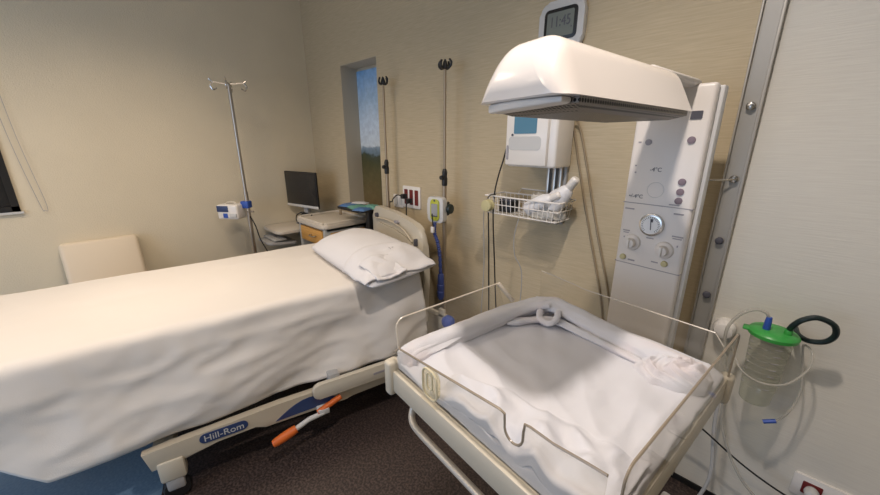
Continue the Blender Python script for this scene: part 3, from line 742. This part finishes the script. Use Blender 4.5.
obj('mount_plate', bx(-.012, .10, -.025, 0, -.32, .2, .004), 'grey', t)

# wire basket
t = thing('wire_basket', 'white wire basket hanging on the wall below the patient monitor', 'basket', (-.975, 1.66, 1.225))
bw, bd_ = .22, .085
def loop(z, k=1): return spline([(x, y, z) for x, y in rrect(2 * bw * k, 2 * bd_ * k, .03, 3)], 2, True)
bm = B(); tube(bm, loop(.095), .0045, 6, True); tube(bm, loop(.0, .93), .003, 6, True); tube(bm, loop(.05, .965), .0025, 6, True)
obj('rim', bm, 'white', t)
bm = B()
for k in range(15):
    x = -bw + .025 + k * (2 * bw - .05) / 14
    tube(bm, [(x, -bd_, .095), (x * .93, -bd_ * .93, 0), (x * .93, bd_ * .93, 0), (x, bd_, .095)], .002, 5)
for k in range(3):
    y = -bd_ + .03 + k * (2 * bd_ - .06) / 2
    tube(bm, [(-bw, y, .095), (-bw * .93, y * .93, 0), (bw * .93, y * .93, 0), (bw, y, .095)], .002, 5)
obj('wires', bm, 'white', t)['kind'] = 'stuff'
obj('hanger', tube(B(), [(-.12, bd_, .09), (-.12, .125, .12), (.12, .125, .12), (.12, bd_, .09)], .004, 6), 'white', t)
def bottle(x, y, z, rot, label, s=1):
    t = thing('squeeze_bottle', label, 'bottle', (x, y, z), 0, 'white bottles in the wire basket'); t.rotation_euler = [R(a) for a in rot]
    obj('bottle_body', lathe(B(), [(.022 * s, 0), (.027 * s, .006), (.027 * s, .085 * s), (.020 * s, .105 * s), (.010 * s, .115 * s)], seg=20), 'frost', t)
    obj('cap', lathe(B(), [(.012 * s, .112 * s), (.014 * s, .116 * s), (.013 * s, .145 * s), (.009 * s, .15 * s)], seg=16), 'white', t)
bottle(-.955, 1.625, 1.264, (6, 62, 0), 'white squeeze bottle leaning low to the left in the wire basket', 1.4)
bottle(-.905, 1.675, 1.257, (0, 46, 0), 'white squeeze bottle in the middle of the wire basket', 1.45)
bottle(-.85, 1.65, 1.252, (4, 36, 0), 'white squeeze bottle standing tallest at the right end of the wire basket', 1.55)
t = thing('plastic_bag', 'crumpled clear plastic bag around the bottles in the wire basket', 'bag', (-.865, 1.65, 1.232))
def bagf(i, j):
    a = 2 * math.pi * i; h = j; r = .075 * (1 - .25 * h) + .012 * nz(math.cos(a) * 2, math.sin(a) * 2, h * 3)
    return (r * 1.35 * math.cos(a), r * .75 * math.sin(a), .002 + .115 * h + .012 * nz(math.cos(a) * 3, math.sin(a) * 3, 5) * h)
bm = grid(B(), bagf, 40, 12); bmesh.ops.remove_doubles(bm, verts=bm.verts, dist=.0001)
obj('film', bm, 'bag', t, angle=180)
t = thing('black_box', 'small black box lying in the wire basket left of the bottles', 'box', (-1.08, 1.65, 1.232))
obj('case', bx(-.045, .03, -.04, .04, 0, .06, .004), 'black', t)
obj('lid', bx(-.045, .03, -.04, .04, .062, .07, .002), 'ink', t)
# cable reel at the left end of the basket
t = thing('cable_reel', 'yellowed round cable winder hanging at the left end of the wire basket', 'cable winder', (-1.155, 1.555, 1.27))
obj('disc', lathe(B(), [(.014, -.03), (.030, -.028), (.033, -.02), (.027, -.015), (.027, .0), (.033, .005), (.031, .012), (.014, .014)], (0, 0, 0), 'Y', seg=24), 'yellowish', t)
obj('loop', tube(B(), spline([(0, -.01, .038), (.01, -.005, .055), (.03, .02, .06)], 4), .003, 6), 'black', t)
# cables, then two cable shadows built as tan tubes on the wall
def cable(label, loc, pts, m='black', r=.004, grp=None):
    t = thing('cable', label, 'cable', loc, 0, grp); obj('cord', tube(B(), spline(pts, 10), r, 6), m, t)
cable('dark cable running down the wall from the left side of the patient monitor', (-1.10, 1.66, 1.6), [(.0, 0, .1), (-.02, -.02, -.05), (-.04, -.08, -.3), (-.02, -.07, -.7), (-.0, -.05, -1.1), (.02, -.05, -1.595)])
cable('dark cable hanging below the yellowed cable winder', (-1.165, 1.555, 1.23), [(.01, 0, 0), (.02, .01, -.3), (.03, .02, -.8), (.0, .02, -1.226)])
cable('thin grey cable hanging leftmost at the end of the wire basket', (-1.19, 1.58, 1.30), [(0, 0, 0), (-.015, .0, -.1), (.0, .0, -.4), (-.01, 0, -.8), (0, 0, -1.296)], 'grey', .0025)
cable('thin grey cable drooping below the middle of the wire basket', (-.97, 1.57, 1.22), [(0, 0, 0), (-.02, .0, -.1), (-.01, 0, -.2), (.03, .02, -.32), (.02, .02, -.7), (0, 0, -1.216)], 'grey', .0025)
cable('tan tube standing in for a cable shadow on the wall just right of the monitor, left of its twin', (-.82, 1.77, 1.68), [(-.01, -.06, .04), (.0, 0, .0), (.05, .008, -.2), (.12, .008, -.45), (.25, .008, -.91), (.30, .0, -1.30), (.31, 0, -1.676)], 'tan', .0045)  # cable shadow modelled as a tan tube, like the next one
cable('tan tube standing in for a cable shadow on the wall nearest the warmer column', (-.79, 1.77, 1.68), [(-.03, -.06, .04), (.0, 0, .0), (.06, .008, -.2), (.13, .008, -.45), (.26, .008, -.90), (.32, .0, -1.30), (.33, 0, -1.676)], 'tan', .0045)

# ------------------------------------------------------------------ infant warmer (local coords u = right, b = back; warmer frame turned 6.5 deg)
WR = R(-6.5)
def Wl(u, b): return (u * math.cos(-WR) + b * math.sin(-WR), -u * math.sin(-WR) + b * math.cos(-WR))
ox, oy = Wl(-.5, 1.2)
wm = thing('infant_warmer', 'tall white infant warmer with overhead heater hood and clear sided cot tray', 'infant warmer', (ox, oy, 0), WR)
def wo(name, bm, m, parent=None, **k):       # build in (u, b, z), move to the warmer's own origin
    bmesh.ops.translate(bm, vec=(.5, -1.2, 0), verts=bm.verts)
    return obj(name, bm, m, parent or wm, **k)
# column
U0, U1, CB = -.628, -.392, 1.45
col = wo('column', bx(U0, U1, CB, CB + .04, .25, 1.785, .012, 3), 'warmer')
wo('column_back', bx(U0 + .015, U1 + .012, CB + .036, CB + .075, .2, 1.778, .006), 'lgrey', label='grey rear spine of the column')
wo('column_seam', bx(U0 - .001, U1 + .001, CB - .0012, CB + .02, 1.3725, 1.3755), 'greyink', col)
wo('column_seam', bx(U0 - .001, U1 + .001, CB - .0012, CB + .02, 1.1275, 1.1305), 'greyink', col)
wo('display', xzplate(B(), rrect(.034, .026, .003, cx=-.434, cy=1.687), CB - .003, CB + .004), 'ink', col, label='small black display')
ga = wo('pressure_gauge', lathe(B(), [(.036, CB - .014), (.042, CB - .012), (.043, CB - .004), (.043, CB + .004)], (-.511, 0, 1.30), 'Y', seg=32), 'chrome', label='round chrome rimmed gauge with white dial')
wo('dial', lathe(B(), [(.001, CB - .0155), (.0345, CB - .0155), (.0345, CB - .010)], (-.511, 0, 1.30), 'Y', seg=32), 'dial', ga)
bm = B()
for k in range(22):
    a = R(-50 + 280 * k / 21); box(bm, (-.511 + .029 * math.cos(a), CB - .016, 1.30 + .029 * math.sin(a)), (.006, .001, .0016), rot=Matrix.Rotation(-a, 3, 'Y'))
box(bm, (-.510, CB - .0165, 1.303), (.003, .001, .042), rot=Matrix.Rotation(R(-6), 3, 'Y'))
box(bm, (-.508, CB - .0165, 1.318), (.008, .001, .012))
wo('needle', bm, 'ink', ga, smooth=False)
for (u, z) in ((-.572, 1.218), (-.455, 1.212)):
    kn = wo('knob', lathe(B(), [(.012, CB - .035), (.018, CB - .033), (.020, CB - .012), (.030, CB - .008), (.034, CB + .002)], (u, 0, z), 'Y', seg=28), 'warmer')
    wo('knob_grip', bx(u - .004, u + .004, CB - .042, CB - .01, z - .017, z + .017, .002), 'white', kn)
for (u, z) in ((-.598, 1.152), (-.446, 1.16)):
    kn = wo('port', lathe(B(), [(.005, CB - .010), (.010, CB - .009), (.012, CB - .003), (.012, CB + .002)], (u, 0, z), 'Y', seg=20), 'yellowish', label='yellowed round port')
for z in (1.466, 1.431, 1.399):
    wo('button', lathe(B(), [(.008, CB - .005), (.012, CB - .004), (.0125, CB + .002)], (-.439, 0, z), 'Y', seg=20), 'button')
wo('button', lathe(B(), [(.008, CB - .005), (.012, CB - .004), (.0125, CB + .002)], (-.435, 0, 1.607), 'Y', seg=20), 'button')
wo('lamp_window', lathe(B(), [(.008, CB - .004), (.011, CB - .003), (.011, CB + .002)], (-.570, 0, 1.60), 'Y', seg=20), 'greyink')
# printed marks on the panel (in the photograph they are only specks of grey type)
bm = B()
for (u, z, w_, h_) in ((-.60, 1.60, .01, .006), (-.602, 1.515, .006, .005), (-.60, 1.49, .006, .005), (-.60, 1.35, .034, .005), (-.43, 1.352, .032, .005), (-.60, 1.262, .026, .005), (-.60, 1.254, .02, .004), (-.42, 1.27, .036, .005), (-.42, 1.262, .03, .004), (-.565, 1.145, .026, .006), (-.48, 1.158, .024, .005), (-.51, 1.247, .026, .004), (-.45, 1.383, .034, .004), (-.415, 1.235, .004, .007), (-.605, 1.235, .004, .006)):
    wo('printed_mark', box(B(), (u, CB - .0006, z), (w_, .0012, h_)), 'greyink', col, smooth=False)
def wtext(s, size, m, u, z): return text('lettering', s, size, m, col, (u + .5, CB - .0008 - 1.2, z), (R(90), 0, 0))
wtext('-4°C', .021, 'ink', -.53, 1.503); wtext('•/-4°C', .02, 'ink', -.585, 1.40)
ring = wo('round_port_outline', tube(B(), [(-.52 + .028 * math.cos(2 * math.pi * k / 32), CB + .0005, 1.43 + .028 * math.sin(2 * math.pi * k / 32)) for k in range(32)], .0012, 5, True), 'lgrey', col)
# hood
t_ = bmesh.new()
zr, zt = 1.683, 1.800
def hood_section(q, rear):
    """one cross section of the shell; q = 0 at the nose tip, 1 where the full height is reached"""
    e = 1 - (1 - q) ** 2.1
    h = (zt - zr) * max(.02, e ** .70); wf = .90 + .10 * (1 - (1 - q) ** 3) ** .5
    yb = .585 + .08 * q if rear is None else rear
    ub, ut = .129 * wf, .070 * (.75 + .25 * e) + (.129 - .070) * .78 * (1 - e ** .5)
    cx = -.505; rr = min(.042, h * .6); pts = []
    def corner(sgn):
        n = 10; out = []
        bx_, tx_ = ub * sgn, ut * sgn
        d = Vector((tx_ - bx_, h)); d.normalize()
        p0 = Vector((tx_, h)) - d * rr; c = Vector((tx_, h)); p2 = Vector((tx_ - sgn * rr, h))
        for k in range(n + 1):
            t = k / n; out.append((1 - t) ** 2 * p0 + 2 * t * (1 - t) * c + t * t * p2)
        return out
    side = lambda sgn: [Vector((ub * sgn, 0)) , Vector((ub * sgn, 0)).lerp(corner(sgn)[0], .04)] + [Vector((ub * sgn, 0)).lerp(corner(sgn)[0], f) for f in (.2, .4, .6, .8)] + corner(sgn)
    L_, R_ = side(-1), side(1)
    for p in L_ + R_[::-1]:
        bend = 0 if rear is not None and rear > 1.1 else -(p.x) * .12
        if rear is None: bend += .034 * (abs(p.x) / .129) ** 3 * (1 - q) ** 1.2
        zz = zr + p.y
        yy = yb + bend + (.0 if rear is None or rear < 1.19 else -.0)
        pts.append((cx + p.x, yy, zz))
    return pts
secs = [hood_section((k / 14) ** 1.3, None) for k in range(15)] + [hood_section(1, y) for y in (.75, .85, .95, 1.05, 1.15, 1.20, 1.212)]
rings = [[t_.verts.new(p) for p in sc] for sc in secs]
for a_, b_ in zip(rings, rings[1:]):
    for k in range(len(a_) - 1): t_.faces.new((a_[k], a_[k + 1], b_[k + 1], b_[k]))
    t_.faces.new((a_[-1], a_[0], b_[0], b_[-1]))
t_.faces.new(rings[0]); t_.faces.new(rings[-1][::-1])
hood = wo('hood', t_, 'hood', angle=40)
# reflector grille hanging just under the rim
t_ = bmesh.new()
a0 = [(-.620, .655), (-.386, .645), (-.382, 1.195), (-.624, 1.195)]; a1 = [(-.59, .70), (-.41, .69), (-.41, 1.15), (-.59, 1.15)]
va = [t_.verts.new((x, y, zr + .01)) for x, y in a0]; vb = [t_.verts.new((x, y, zr - .012)) for x, y in a0]; vc = [t_.verts.new((x, y, zr - .024)) for x, y in a1]
for i in range(4):
    j = (i + 1) % 4; t_.faces.new((va[i], va[j], vb[j], vb[i])); t_.faces.new((vb[i], vb[j], vc[j], vc[i]))
t_.faces.new(vc); t_.faces.new(va[::-1])
wo('grille', t_, 'grille', hood, smooth=False, label='perforated grey metal heater grille')
out = [(-.606, .635), (-.56, .618), (-.50, .610), (-.44, .606), (-.402, .612), (-.400, .64), (-.42, .66), (-.60, .675)]
wo('front_lip', prism(B(), out, lambda x, y: (x, y, zr - .020 + .008 * sm(-.62, -.38, x)), lambda x, y: (x, y, zr - .001), .004), 'warmer', hood)
wo('hood_arm', bx(-.555, -.445, 1.10, 1.49, 1.775, 1.803, .018, 4), 'warmer')
bm = bx(-.57, -.44, 1.46, 1.52, 1.6, 1.785, .01)
wo('arm_bracket', bm, 'lgrey')
# cot tray
ZT = .95
TU0, TU1, TB0, TB1 = -.805, -.150, .455, 1.21
t_ = B()
prism(t_, rrect(TU1 - TU0 - .012, TB1 - TB0 - .012, .03, 4, (TU0 + TU1) / 2, (TB0 + TB1) / 2), lambda x, y: (x, y, ZT - .075), lambda x, y: (x, y, ZT - .03), .008)
tray = wo('tray', t_, 'warmer')
bm = B()
for (a, b, c, d) in ((TU0, TU1, TB0, TB0 + .02), (TU0, TU1, TB1 - .02, TB1), (TU0, TU0 + .02, TB0, TB1), (TU1 - .02, TU1, TB0, TB1)):
    bx(a, b, c, d, ZT - .07, ZT, .004, bm=bm)
wo('tray_rim', bm, 'cream', tray)
wo('corner_bracket', bx(TU0 - .012, TU0 + .022, TB0 - .012, TB0 + .03, ZT - .085, ZT + .03, .01, 3), 'cream', tray)
wo('corner_bracket', bx(TU1 - .022, TU1 + .012, TB1 - .03, TB1 + .012, ZT - .085, ZT + .004, .01, 3), 'cream', tray)
wo('mattress', bx(TU0 + .03, TU1 - .03, TB0 + .04, TB1 - .04, ZT - .03, ZT + .025, .012, 3), 'mattress')
# column base and pedestal under the tray
wo('pedestal', bx(-.57, -.43, 1.0, 1.16, .10, ZT - .07, .02, 3), 'warmer')
wo('pedestal_bridge', bx(-.56, -.44, 1.1, CB + .06, .62, .72, .01), 'warmer')
wo('tray_support', bx(-.56, -.44, .62, 1.15, ZT - .12, ZT - .07, .01), 'grey')
bs = wo('base', bx(-.75, -.25, 1.0, 1.12, .07, .11, .012), 'lgrey')
for u in (-.72, -.28): wo('base_leg', bx(u - .03, u + .03, .62, 1.55, .06, .10, .012), 'lgrey', bs)
for u in (-.72, -.28):
    for b in (.66, 1.50): wo('caster', lathe(B(), [(.015, -.015), (.036, -.013), (.04, 0), (.036, .013), (.015, .015)], (u, b, .042), 'X', seg=18), 'black', bs)
# bent handle tube under the front of the tray
pts = [(-.775, .52, ZT - .08), (-.775, .52, ZT - .145)] + spline([(-.775, .52, ZT - .15), (-.765, .505, ZT - .175), (-.74, .495, ZT - .185), (-.70, .492, ZT - .187)], 6) + [(-.27, .49, ZT - .187)] + spline([(-.25, .49, ZT - .187), (-.21, .50, ZT - .18), (-.19, .52, ZT - .15)], 6) + [(-.19, .52, ZT - .08)]
hd_ = wo('push_handle', tube(B(), pts, .0105, 14), 'beigetube')
wo('handle_collar', lathe(B(), [(.015, ZT - .135), (.017, ZT - .13), (.017, ZT - .12), (.012, ZT - .115)], (-.775, .52, 0), seg=16), 'beigetube', hd_)

# clear panels: a flat acrylic sheet plus its visible polished edge
def panel(quad, th, nrm, edge_sides, name='side_panel', em='brownedge', r=.0028, path=None):
    """quad in (u,b,z) order: bottom-a, top-a, top-b, bottom-b (path overrides the outline)"""
    pth = [Vector(p) for p in (path or quad)]; n = Vector(nrm) * th
    t_ = bmesh.new(); a = [t_.verts.new(p) for p in pth]; b = [t_.verts.new(p + n) for p in pth]
    t_.faces.new(a[::-1]); t_.faces.new(b); N = len(a)
    for i in range(N): t_.faces.new((a[i], a[(i + 1) % N], b[(i + 1) % N], b[i]))
    p = wo(name, t_, 'acrylic', smooth=False)
    wo('panel_edge', tube(B(), [q + n / 2 for q in edge_sides], r, 6), em, p)
    return p
Zp = ZT + .15
def arc(c, a0, a1, r, fn, n=6): return [fn(c[0] + r * math.cos(R(a0 + (a1 - a0) * k / n)), c[1] + r * math.sin(R(a0 + (a1 - a0) * k / n))) for k in range(n + 1)]
# left panel (plane u ~ -.80, leaning out slightly)
lean = .0
fL = lambda b, z: Vector((-.790 - .02 * (z - ZT) / .15, b, z))
pth = [fL(.485, ZT - .02)] + arc((.515, Zp - .03), 180, 90, .03, fL) + [fL(.93, Zp), fL(.93 + .045, ZT - .02)]
panel(None, .004, (1, 0, 0), [p for p in pth[:-1]], path=pth, em='litedge')
wo('end_strip', tube(B(), [fL(.93, Zp) + Vector((.004, 0, 0)), fL(.975, Zp - .07) + Vector((.03, 0, 0))], .008, 8), 'litedge')
# right panel (plane u ~ -.155)
fR = lambda b, z: Vector((-.150 + .0 * (z - ZT) / .15, b, z))
pth = [fR(.50, ZT - .02)] + arc((.535, Zp - .03), 180, 90, .03, fR) + [fR(1.14, Zp)] + arc((1.16, Zp - .03), 90, 0, .03, fR)[1:] + [fR(1.19, ZT - .02)]
panel(None, .004, (-1, 0, 0), pth, path=pth)
# back panel
fB = lambda u, z: Vector((u, 1.165, z))
pth = [fB(-.785, ZT - .02), fB(-.785, Zp), fB(-.72, Zp - .004), fB(-.64, Zp - .012), fB(-.60, Zp - .018), fB(-.2, Zp - .018), fB(-.175, Zp - .05), fB(-.175, ZT - .02)]
panel(None, .004, (0, 1, 0), pth[1:7], path=pth, em='litedge', r=.002)
# front panel with tubing notch
def zf(u): return 1.040 + (u + .70) * (.075 / .58)
fF = lambda u, z: Vector((u, .470, z))
front = [fF(-.79, ZT - .02), fF(-.79, zf(-.79) - .02), fF(-.765, zf(-.765) - .0)] + [fF(-.385, zf(-.385)), fF(-.372, zf(-.372) - .004), fF(-.370, zf(-.37) - .03)]
front += [fF(-.347 - .023 * math.cos(R(10 + 160 * k / 8)), zf(-.35) - .035 - .026 * math.sin(R(10 + 160 * k / 8))) for k in range(9)]
front += [fF(-.324, zf(-.32) - .02), fF(-.322, zf(-.32) - .001), fF(-.31, zf(-.31)), fF(-.26, zf(-.26) - .006), fF(-.20, zf(-.2) - .004), fF(-.165, zf(-.165) - .004)]
panel(None, .004, (0, -1, 0), front[1:], path=front + [fF(-.165, ZT - .02)])
# yellowed clip on the front panel
out = rrect(.058, .082, .022, 6, -.603, 1.015)
inn = rrect(.022, .045, .009, 6, -.603, 1.022)
ck = wo('panel_clip', xzplate(B(), out, .456, .466, .002), 'clip', label='yellowed clear clip over the front panel')
wo('clip_rim', tube(B(), [(x, .4545, z) for x, z in out], .0028, 6, True), 'cliprim', ck)
wo('clip_rib', tube(B(), [(x, .4545, z) for x, z in inn], .0025, 6, True), 'cliprim', ck)

# cot sheet: flat over the mattress, falling over the front edge inside the panel
W_M = Matrix.Translation((ox, oy, 0)) @ Matrix.Rotation(WR, 4, 'Z') @ Matrix.Translation((.5, -1.2, 0))
def cz(u, b):
    z = ZT + .042
    z += .006 * nz(u * 7, b * 6, 1) + .004 * nz(u * 15 + b * 9, b * 13, 4)
    k = sm(-.5, -.28, u) * sm(1.0, .8, b)          # creases running from the bunched towel to the front
    z += .014 * k * (1 - 2.8 * abs(nz(u * 11 + b * 3.5, b * 2.2 - u * 1.5, 2))) * .8 + .006 * k * nz(u * 24, b * 7, 8)
    z += .010 * sm(.80, .60, b) * (1 - 2.6 * abs(nz(u * 3 - b * 2, b * 9 + u * 3, 6)))
    fr_ = .515 + .012 * math.sin(u * 17) - .01 * sm(-.4, -.2, u)
    if b < fr_: z -= .9 * (fr_ - b) ** 1.2 * 1.2
    return z
def cot_fn(i, j):
    u = -.785 + .66 * i; b = .43 + .72 * j
    z = cz(u, b)
    uo = u
    if u > -.195: z -= .55 * (u + .195); uo = min(u, -.158 + .003 * nz(b * 20, u * 20))
    b2 = b if b > .476 else .476 + .001 * nz(u * 9, b * 30)
    return (uo, b2, max(z, ZT + .004))
cs = obj('cot_sheet', grid(B(), cot_fn, 160, 170), 'crib_sheet', None, angle=180); cs.matrix_world = W_M; solid(cs, .003, 1)
tag(cs, 'thin pale sheet spread flat over the cot mattress of the warmer', 'sheet')
# rolled towel along left, back and right
def towel_fn(path, rad, seed, flat=.75, nseg=26):
    P = spline(path, 14); N = len(P)
    def f(i, j):
        q = i * (N - 1); k = min(N - 2, int(q)); p = P[k].lerp(P[k + 1], q - k); t = (P[k + 1] - P[k]).normalized()
        s = t.cross(Vector((0, 0, 1))).normalized(); a = 2 * math.pi * j
        r = rad(i) * (1 + .22 * nz(i * 6 + seed, math.cos(a) * 1.4, math.sin(a) * 1.4) + .10 * nz(i * 22, math.cos(a) * 2.5, seed + math.sin(a) * 2.5) + .10 * math.sin(3 * a + i * 9 + seed))
        return p + s * (r * math.cos(a)) + Vector((0, 0, 1)) * (r * flat * math.sin(a))
    bm = grid(B(), f, N * 2, nseg); 
    return bm
t = thing('bath_towel', 'thick white towel rolled into a nest around the warmer mattress edges', 'towel', (0, 0, 0)); t.matrix_world = W_M
ZS = ZT + .050
path = [(-.758, .476, ZS - .030), (-.765, .51, ZS - .006), (-.757, .60, ZS + .006), (-.745, .72, ZS + .014), (-.732, .85, ZS + .018), (-.708, .97, ZS + .024), (-.655, 1.04, ZS + .034), (-.57, 1.055, ZS + .026), (-.45, 1.05, ZS + .012), (-.34, 1.045, ZS + .010), (-.25, 1.04, ZS + .012), (-.18, 1.04, ZS + .012)]
def rad(i): return .037 + .004 * math.sin(i * 9) + .008 * math.exp(-((i - .55) / .07) ** 2)
def ends(i, a=14, b=12): return min(1, .35 + i * a, .35 + (1 - i) * b)
obj('rolled_edge', towel_fn(path, lambda i: rad(i) * ends(i), 2.0, .72, 34), 'towel', t, angle=180)
def strand(P0, off, turns, phase, r0, seed, flat, name='fold', squash=1.0):
    P = spline(P0, 6); out = []; N = len(P)
    for k, p in enumerate(P):
        q = k / (N - 1); tt = (P[min(k + 1, N - 1)] - P[max(k - 1, 0)]).normalized(); sd = tt.cross(Vector((0, 0, 1))).normalized()
        a = phase + turns * 2 * math.pi * q + .5 * nz(q * 5, seed)
        out.append(tuple(p + sd * (off * math.cos(a)) + Vector((0, 0, 1)) * (off * .72 * squash * math.sin(a))))
    obj(name, towel_fn(out[::2], lambda i: r0 * (.8 + .45 * nz(i * 5, seed * 3)) * ends(i, 6, 6), seed, flat, 18), 'towel', t, angle=180)
strand(path[:7], .024, .30, .5, .019, 3.1, .55)
strand(path[:7], .026, .22, -.3, .017, 5.7, .5)
strand(path[5:], .024, .35, 1.1, .018, 8.3, .55)
strand(path[5:], .026, -.25, 3.0, .016, 1.9, .5)
strand(path[4:9], .022, .6, 2.0, .016, 6.6, .6)
loop_ = [(-.655, .985, ZS + .030), (-.635, .955, ZS + .020), (-.600, .950, ZS + .016), (-.585, .975, ZS + .026), (-.600, 1.01, ZS + .040)]
obj('twisted_loop', towel_fn(loop_, lambda i: .011, 4.4, .8, 14), 'towel', t, angle=180)
inner = [(-.70, .86, ZS + .004), (-.66, .93, ZS + .010), (-.60, .99, ZS + .012), (-.50, 1.0, ZS + .006), (-.38, .995, ZS + .002), (-.30, .98, ZS + .002)]
obj('fold', towel_fn(inner, lambda i: .017 * ends(i, 6, 6), 4.0, .6, 20), 'towel', t, angle=180)
def bunch_fn(i, j):
    th = 2 * math.pi * j; r_ = i
    ru = .092 * (1 + .16 * nz(math.cos(th) * 1.6, math.sin(th) * 1.6, 3)); rb = .075 * (1 + .18 * nz(math.cos(th) * 2, math.sin(th) * 2, 8))
    x, y = r_ * math.cos(th), r_ * math.sin(th)
    a = .55 + 2.2 * (1 - r_); sx_, sy_ = x * math.cos(a) - y * math.sin(a), x * math.sin(a) + y * math.cos(a)
    rd = 1 - 3.2 * abs(nz(sx_ * 1.3, sy_ * 3.6, 5)); rd2 = nz(sx_ * 3, sy_ * 8, 1)
    u = -.243 + x * ru + .2 * y * rb * .3; b = 1.0 + y * rb + .25 * x * ru
    z = ZS - .016 + (.050 + .018 * x) * (1 - r_ ** 2.6) ** .6 + (.014 * rd + .007 * rd2) * (1 - r_ ** 4)
    return (min(u, -.160), min(b, 1.14), z)
bm = grid(B(), bunch_fn, 60, 140); bmesh.ops.remove_doubles(bm, verts=bm.verts, dist=.0002)
obj('bunched_end', bm, 'towel', t, angle=180)

# loose front of the towel: creased, hanging over the front edge behind the clear panel
def dr_fn(i, j):
    u = -.62 + .46 * i
    b = .440 + (.15 + .07 * i + .03 * nz(u * 6, 3, 3)) * j
    w_ = sm(0, .14, i) * sm(1, .94, i) * sm(1, .72, j)
    fold = .018 * (1 - 2.6 * abs(nz(u * 9 + b * 6, b * 10 - u * 3, 11))) + .008 * nz(u * 22, b * 16, 3)
    hem = .495 + .012 * nz(u * 12, 4, 1)
    z = cz(u, max(b, hem)) + .002 + w_ * (.008 + fold)
    bb = max(b, .4775)
    if b < .4775: z -= (.4775 - b) * (.75 + .55 * nz(u * 13, 7, 2)) + .004
    return (u, bb + .003 * nz(u * 20, j * 3), max(z, ZT + .010) - .006 * (1 - w_))
dd = obj('front_drape', grid(B(), dr_fn, 90, 44), 'crib_sheet', t, angle=180); solid(dd, .004, 1)

# ------------------------------------------------------------------ suction canister on the wall
cx, cy = .065, 1.66
t = thing('suction_canister', 'clear ribbed suction jar with bright green lid hanging on the wall', 'canister', (cx, cy, .70))
jr = obj('jar', lathe(B(), [(.042, -.05), (.046, -.044), (.051, .03), (.055, .13), (.060, .22), (.062, .23)], seg=36), 'jar', t, label='clear plastic jar')
bm = B()
for k in range(7):
    z = .03 + .028 * k; rr = .0505 + .0085 * z / .22 + .0018
    for a0 in (-75, -160):
        aa = [R(a0 + q * 5) for q in range(5)]; tube(bm, [(rr * math.cos(a), rr * math.sin(a), z) for a in aa], .0013, 5)
obj('graduations', bm, 'greyink', jr)
bm = B()
for k in range(9):
    z = .02 + .024 * k; rr = .0507 + .0085 * z / .22
    tube(bm, [(rr * math.cos(2 * math.pi * q / 36), rr * math.sin(2 * math.pi * q / 36), z) for q in range(36)], .0007, 4, True)
obj('ribs', bm, 'tube', jr)
ld = obj('lid', lathe(B(), [(.062, .222), (.071, .226), (.072, .238), (.066, .246), (.05, .252), (.02, .253)], seg=36), 'green', t, label='bright green lid')
obj('lid_tab', bx(-.085, -.05, -.03, .01, .232, .242, .004), 'green', ld)
obj('connector', lathe(B(), [(.010, .25), (.011, .255), (.010, .285), (.008, .30)], (-.022, -.02, 0), seg=14), 'blue', t, label='blue hose connector')
obj('connector', lathe(B(), [(.010, .25), (.012, .255), (.011, .268), (.008, .275)], (.035, -.015, 0), seg=14), 'green', t)
obj('wall_bracket', bx(-.03, .03, .06, WY - cy, .17, .22, .004), 'lgrey', t)
t = thing('black_hose', 'thick dark rubber hose looping right from the green lid', 'hose', (cx, cy, .70))
obj('hose', tube(B(), spline([(.035, -.015, .27), (.040, -.03, .295), (.058, -.035, .325), (.09, -.03, .342), (.13, -.015, .325), (.142, .0, .285), (.125, .01, .25), (.09, .02, .235), (.065, .05, .235), (.055, .10, .24)], 8), .009, 10), 'dkgreen', t)
t = thing('clear_tubing', 'clear suction tubing curling from the blue connector down behind the cot', 'tubing', (cx, cy, .70))
obj('tube', tube(B(), spline([(-.022, -.02, .295), (-.035, -.025, .315), (-.065, -.035, .32), (-.10, -.04, .29), (-.125, -.05, .23), (-.12, -.05, .15), (-.09, -.08, .02), (-.07, -.08, -.15), (-.02, -.08, -.28), (.03, -.08, -.36), (.10, -.07, -.45), (.09, -.06, -.60), (.0, -.05, -.69)], 10), .0055, 8), 'tube', t)
t = thing('clear_tubing', 'thin clear tubing looped around the suction jar with a blue tip hanging below it', 'tubing', (cx, cy, .70))
obj('tube', tube(B(), spline([(-.10, -.04, .16), (-.06, -.085, .10), (0, -.09, .075), (.06, -.075, .09), (.10, -.03, .13), (.112, -.005, .17), (.105, .02, .20), (.085, .05, .20), (.10, .06, .12), (.115, .05, .02), (.10, .02, -.06), (.075, .0, -.105)], 10), .0038, 8), 'tube', t)
obj('tip', tube(B(), [(.075, -.0, -.105), (.042, -.01, -.122)], .0075, 10), 'blue', t, label='blue tubing tip')
t = thing('grey_tubing', 'pale grey tube hanging on the wall behind the suction jar down to the floor', 'tubing', (cx - .09, 1.70, .8))
obj('tube', tube(B(), spline([(0, 0, .05), (-.01, -.01, -.10), (.0, -.01, -.35), (.03, -.02, -.6), (.0, -.02, -.79)], 8), .007, 8), 'lgrey', t)
t = thing('ribbed_cap', 'round ribbed white cap mounted on the wall between the warmer and the suction jar', 'cap', (-.075, WY, .86))
obj('cap_body', lathe(B(), [(.015, -.07), (.03, -.065), (.036, -.05), (.034, -.046), (.037, -.04), (.035, -.034), (.038, -.028), (.036, -.02), (.038, 0)], (0, 0, 0), 'Y', seg=28), 'white', t)

# ------------------------------------------------------------------ ceiling downlights
for i, (x, y, p, a) in enumerate(DOWN):
    t = thing('ceiling_downlight', 'round recessed ceiling downlight in the white ceiling', 'ceiling light', (x, y, CEIL), 0, 'ceiling downlights')
    obj('ring', tube(B(), [(.07 * math.cos(2 * math.pi * k / 24), .07 * math.sin(2 * math.pi * k / 24), -.004) for k in range(24)], .008, 6, True), 'white', t)
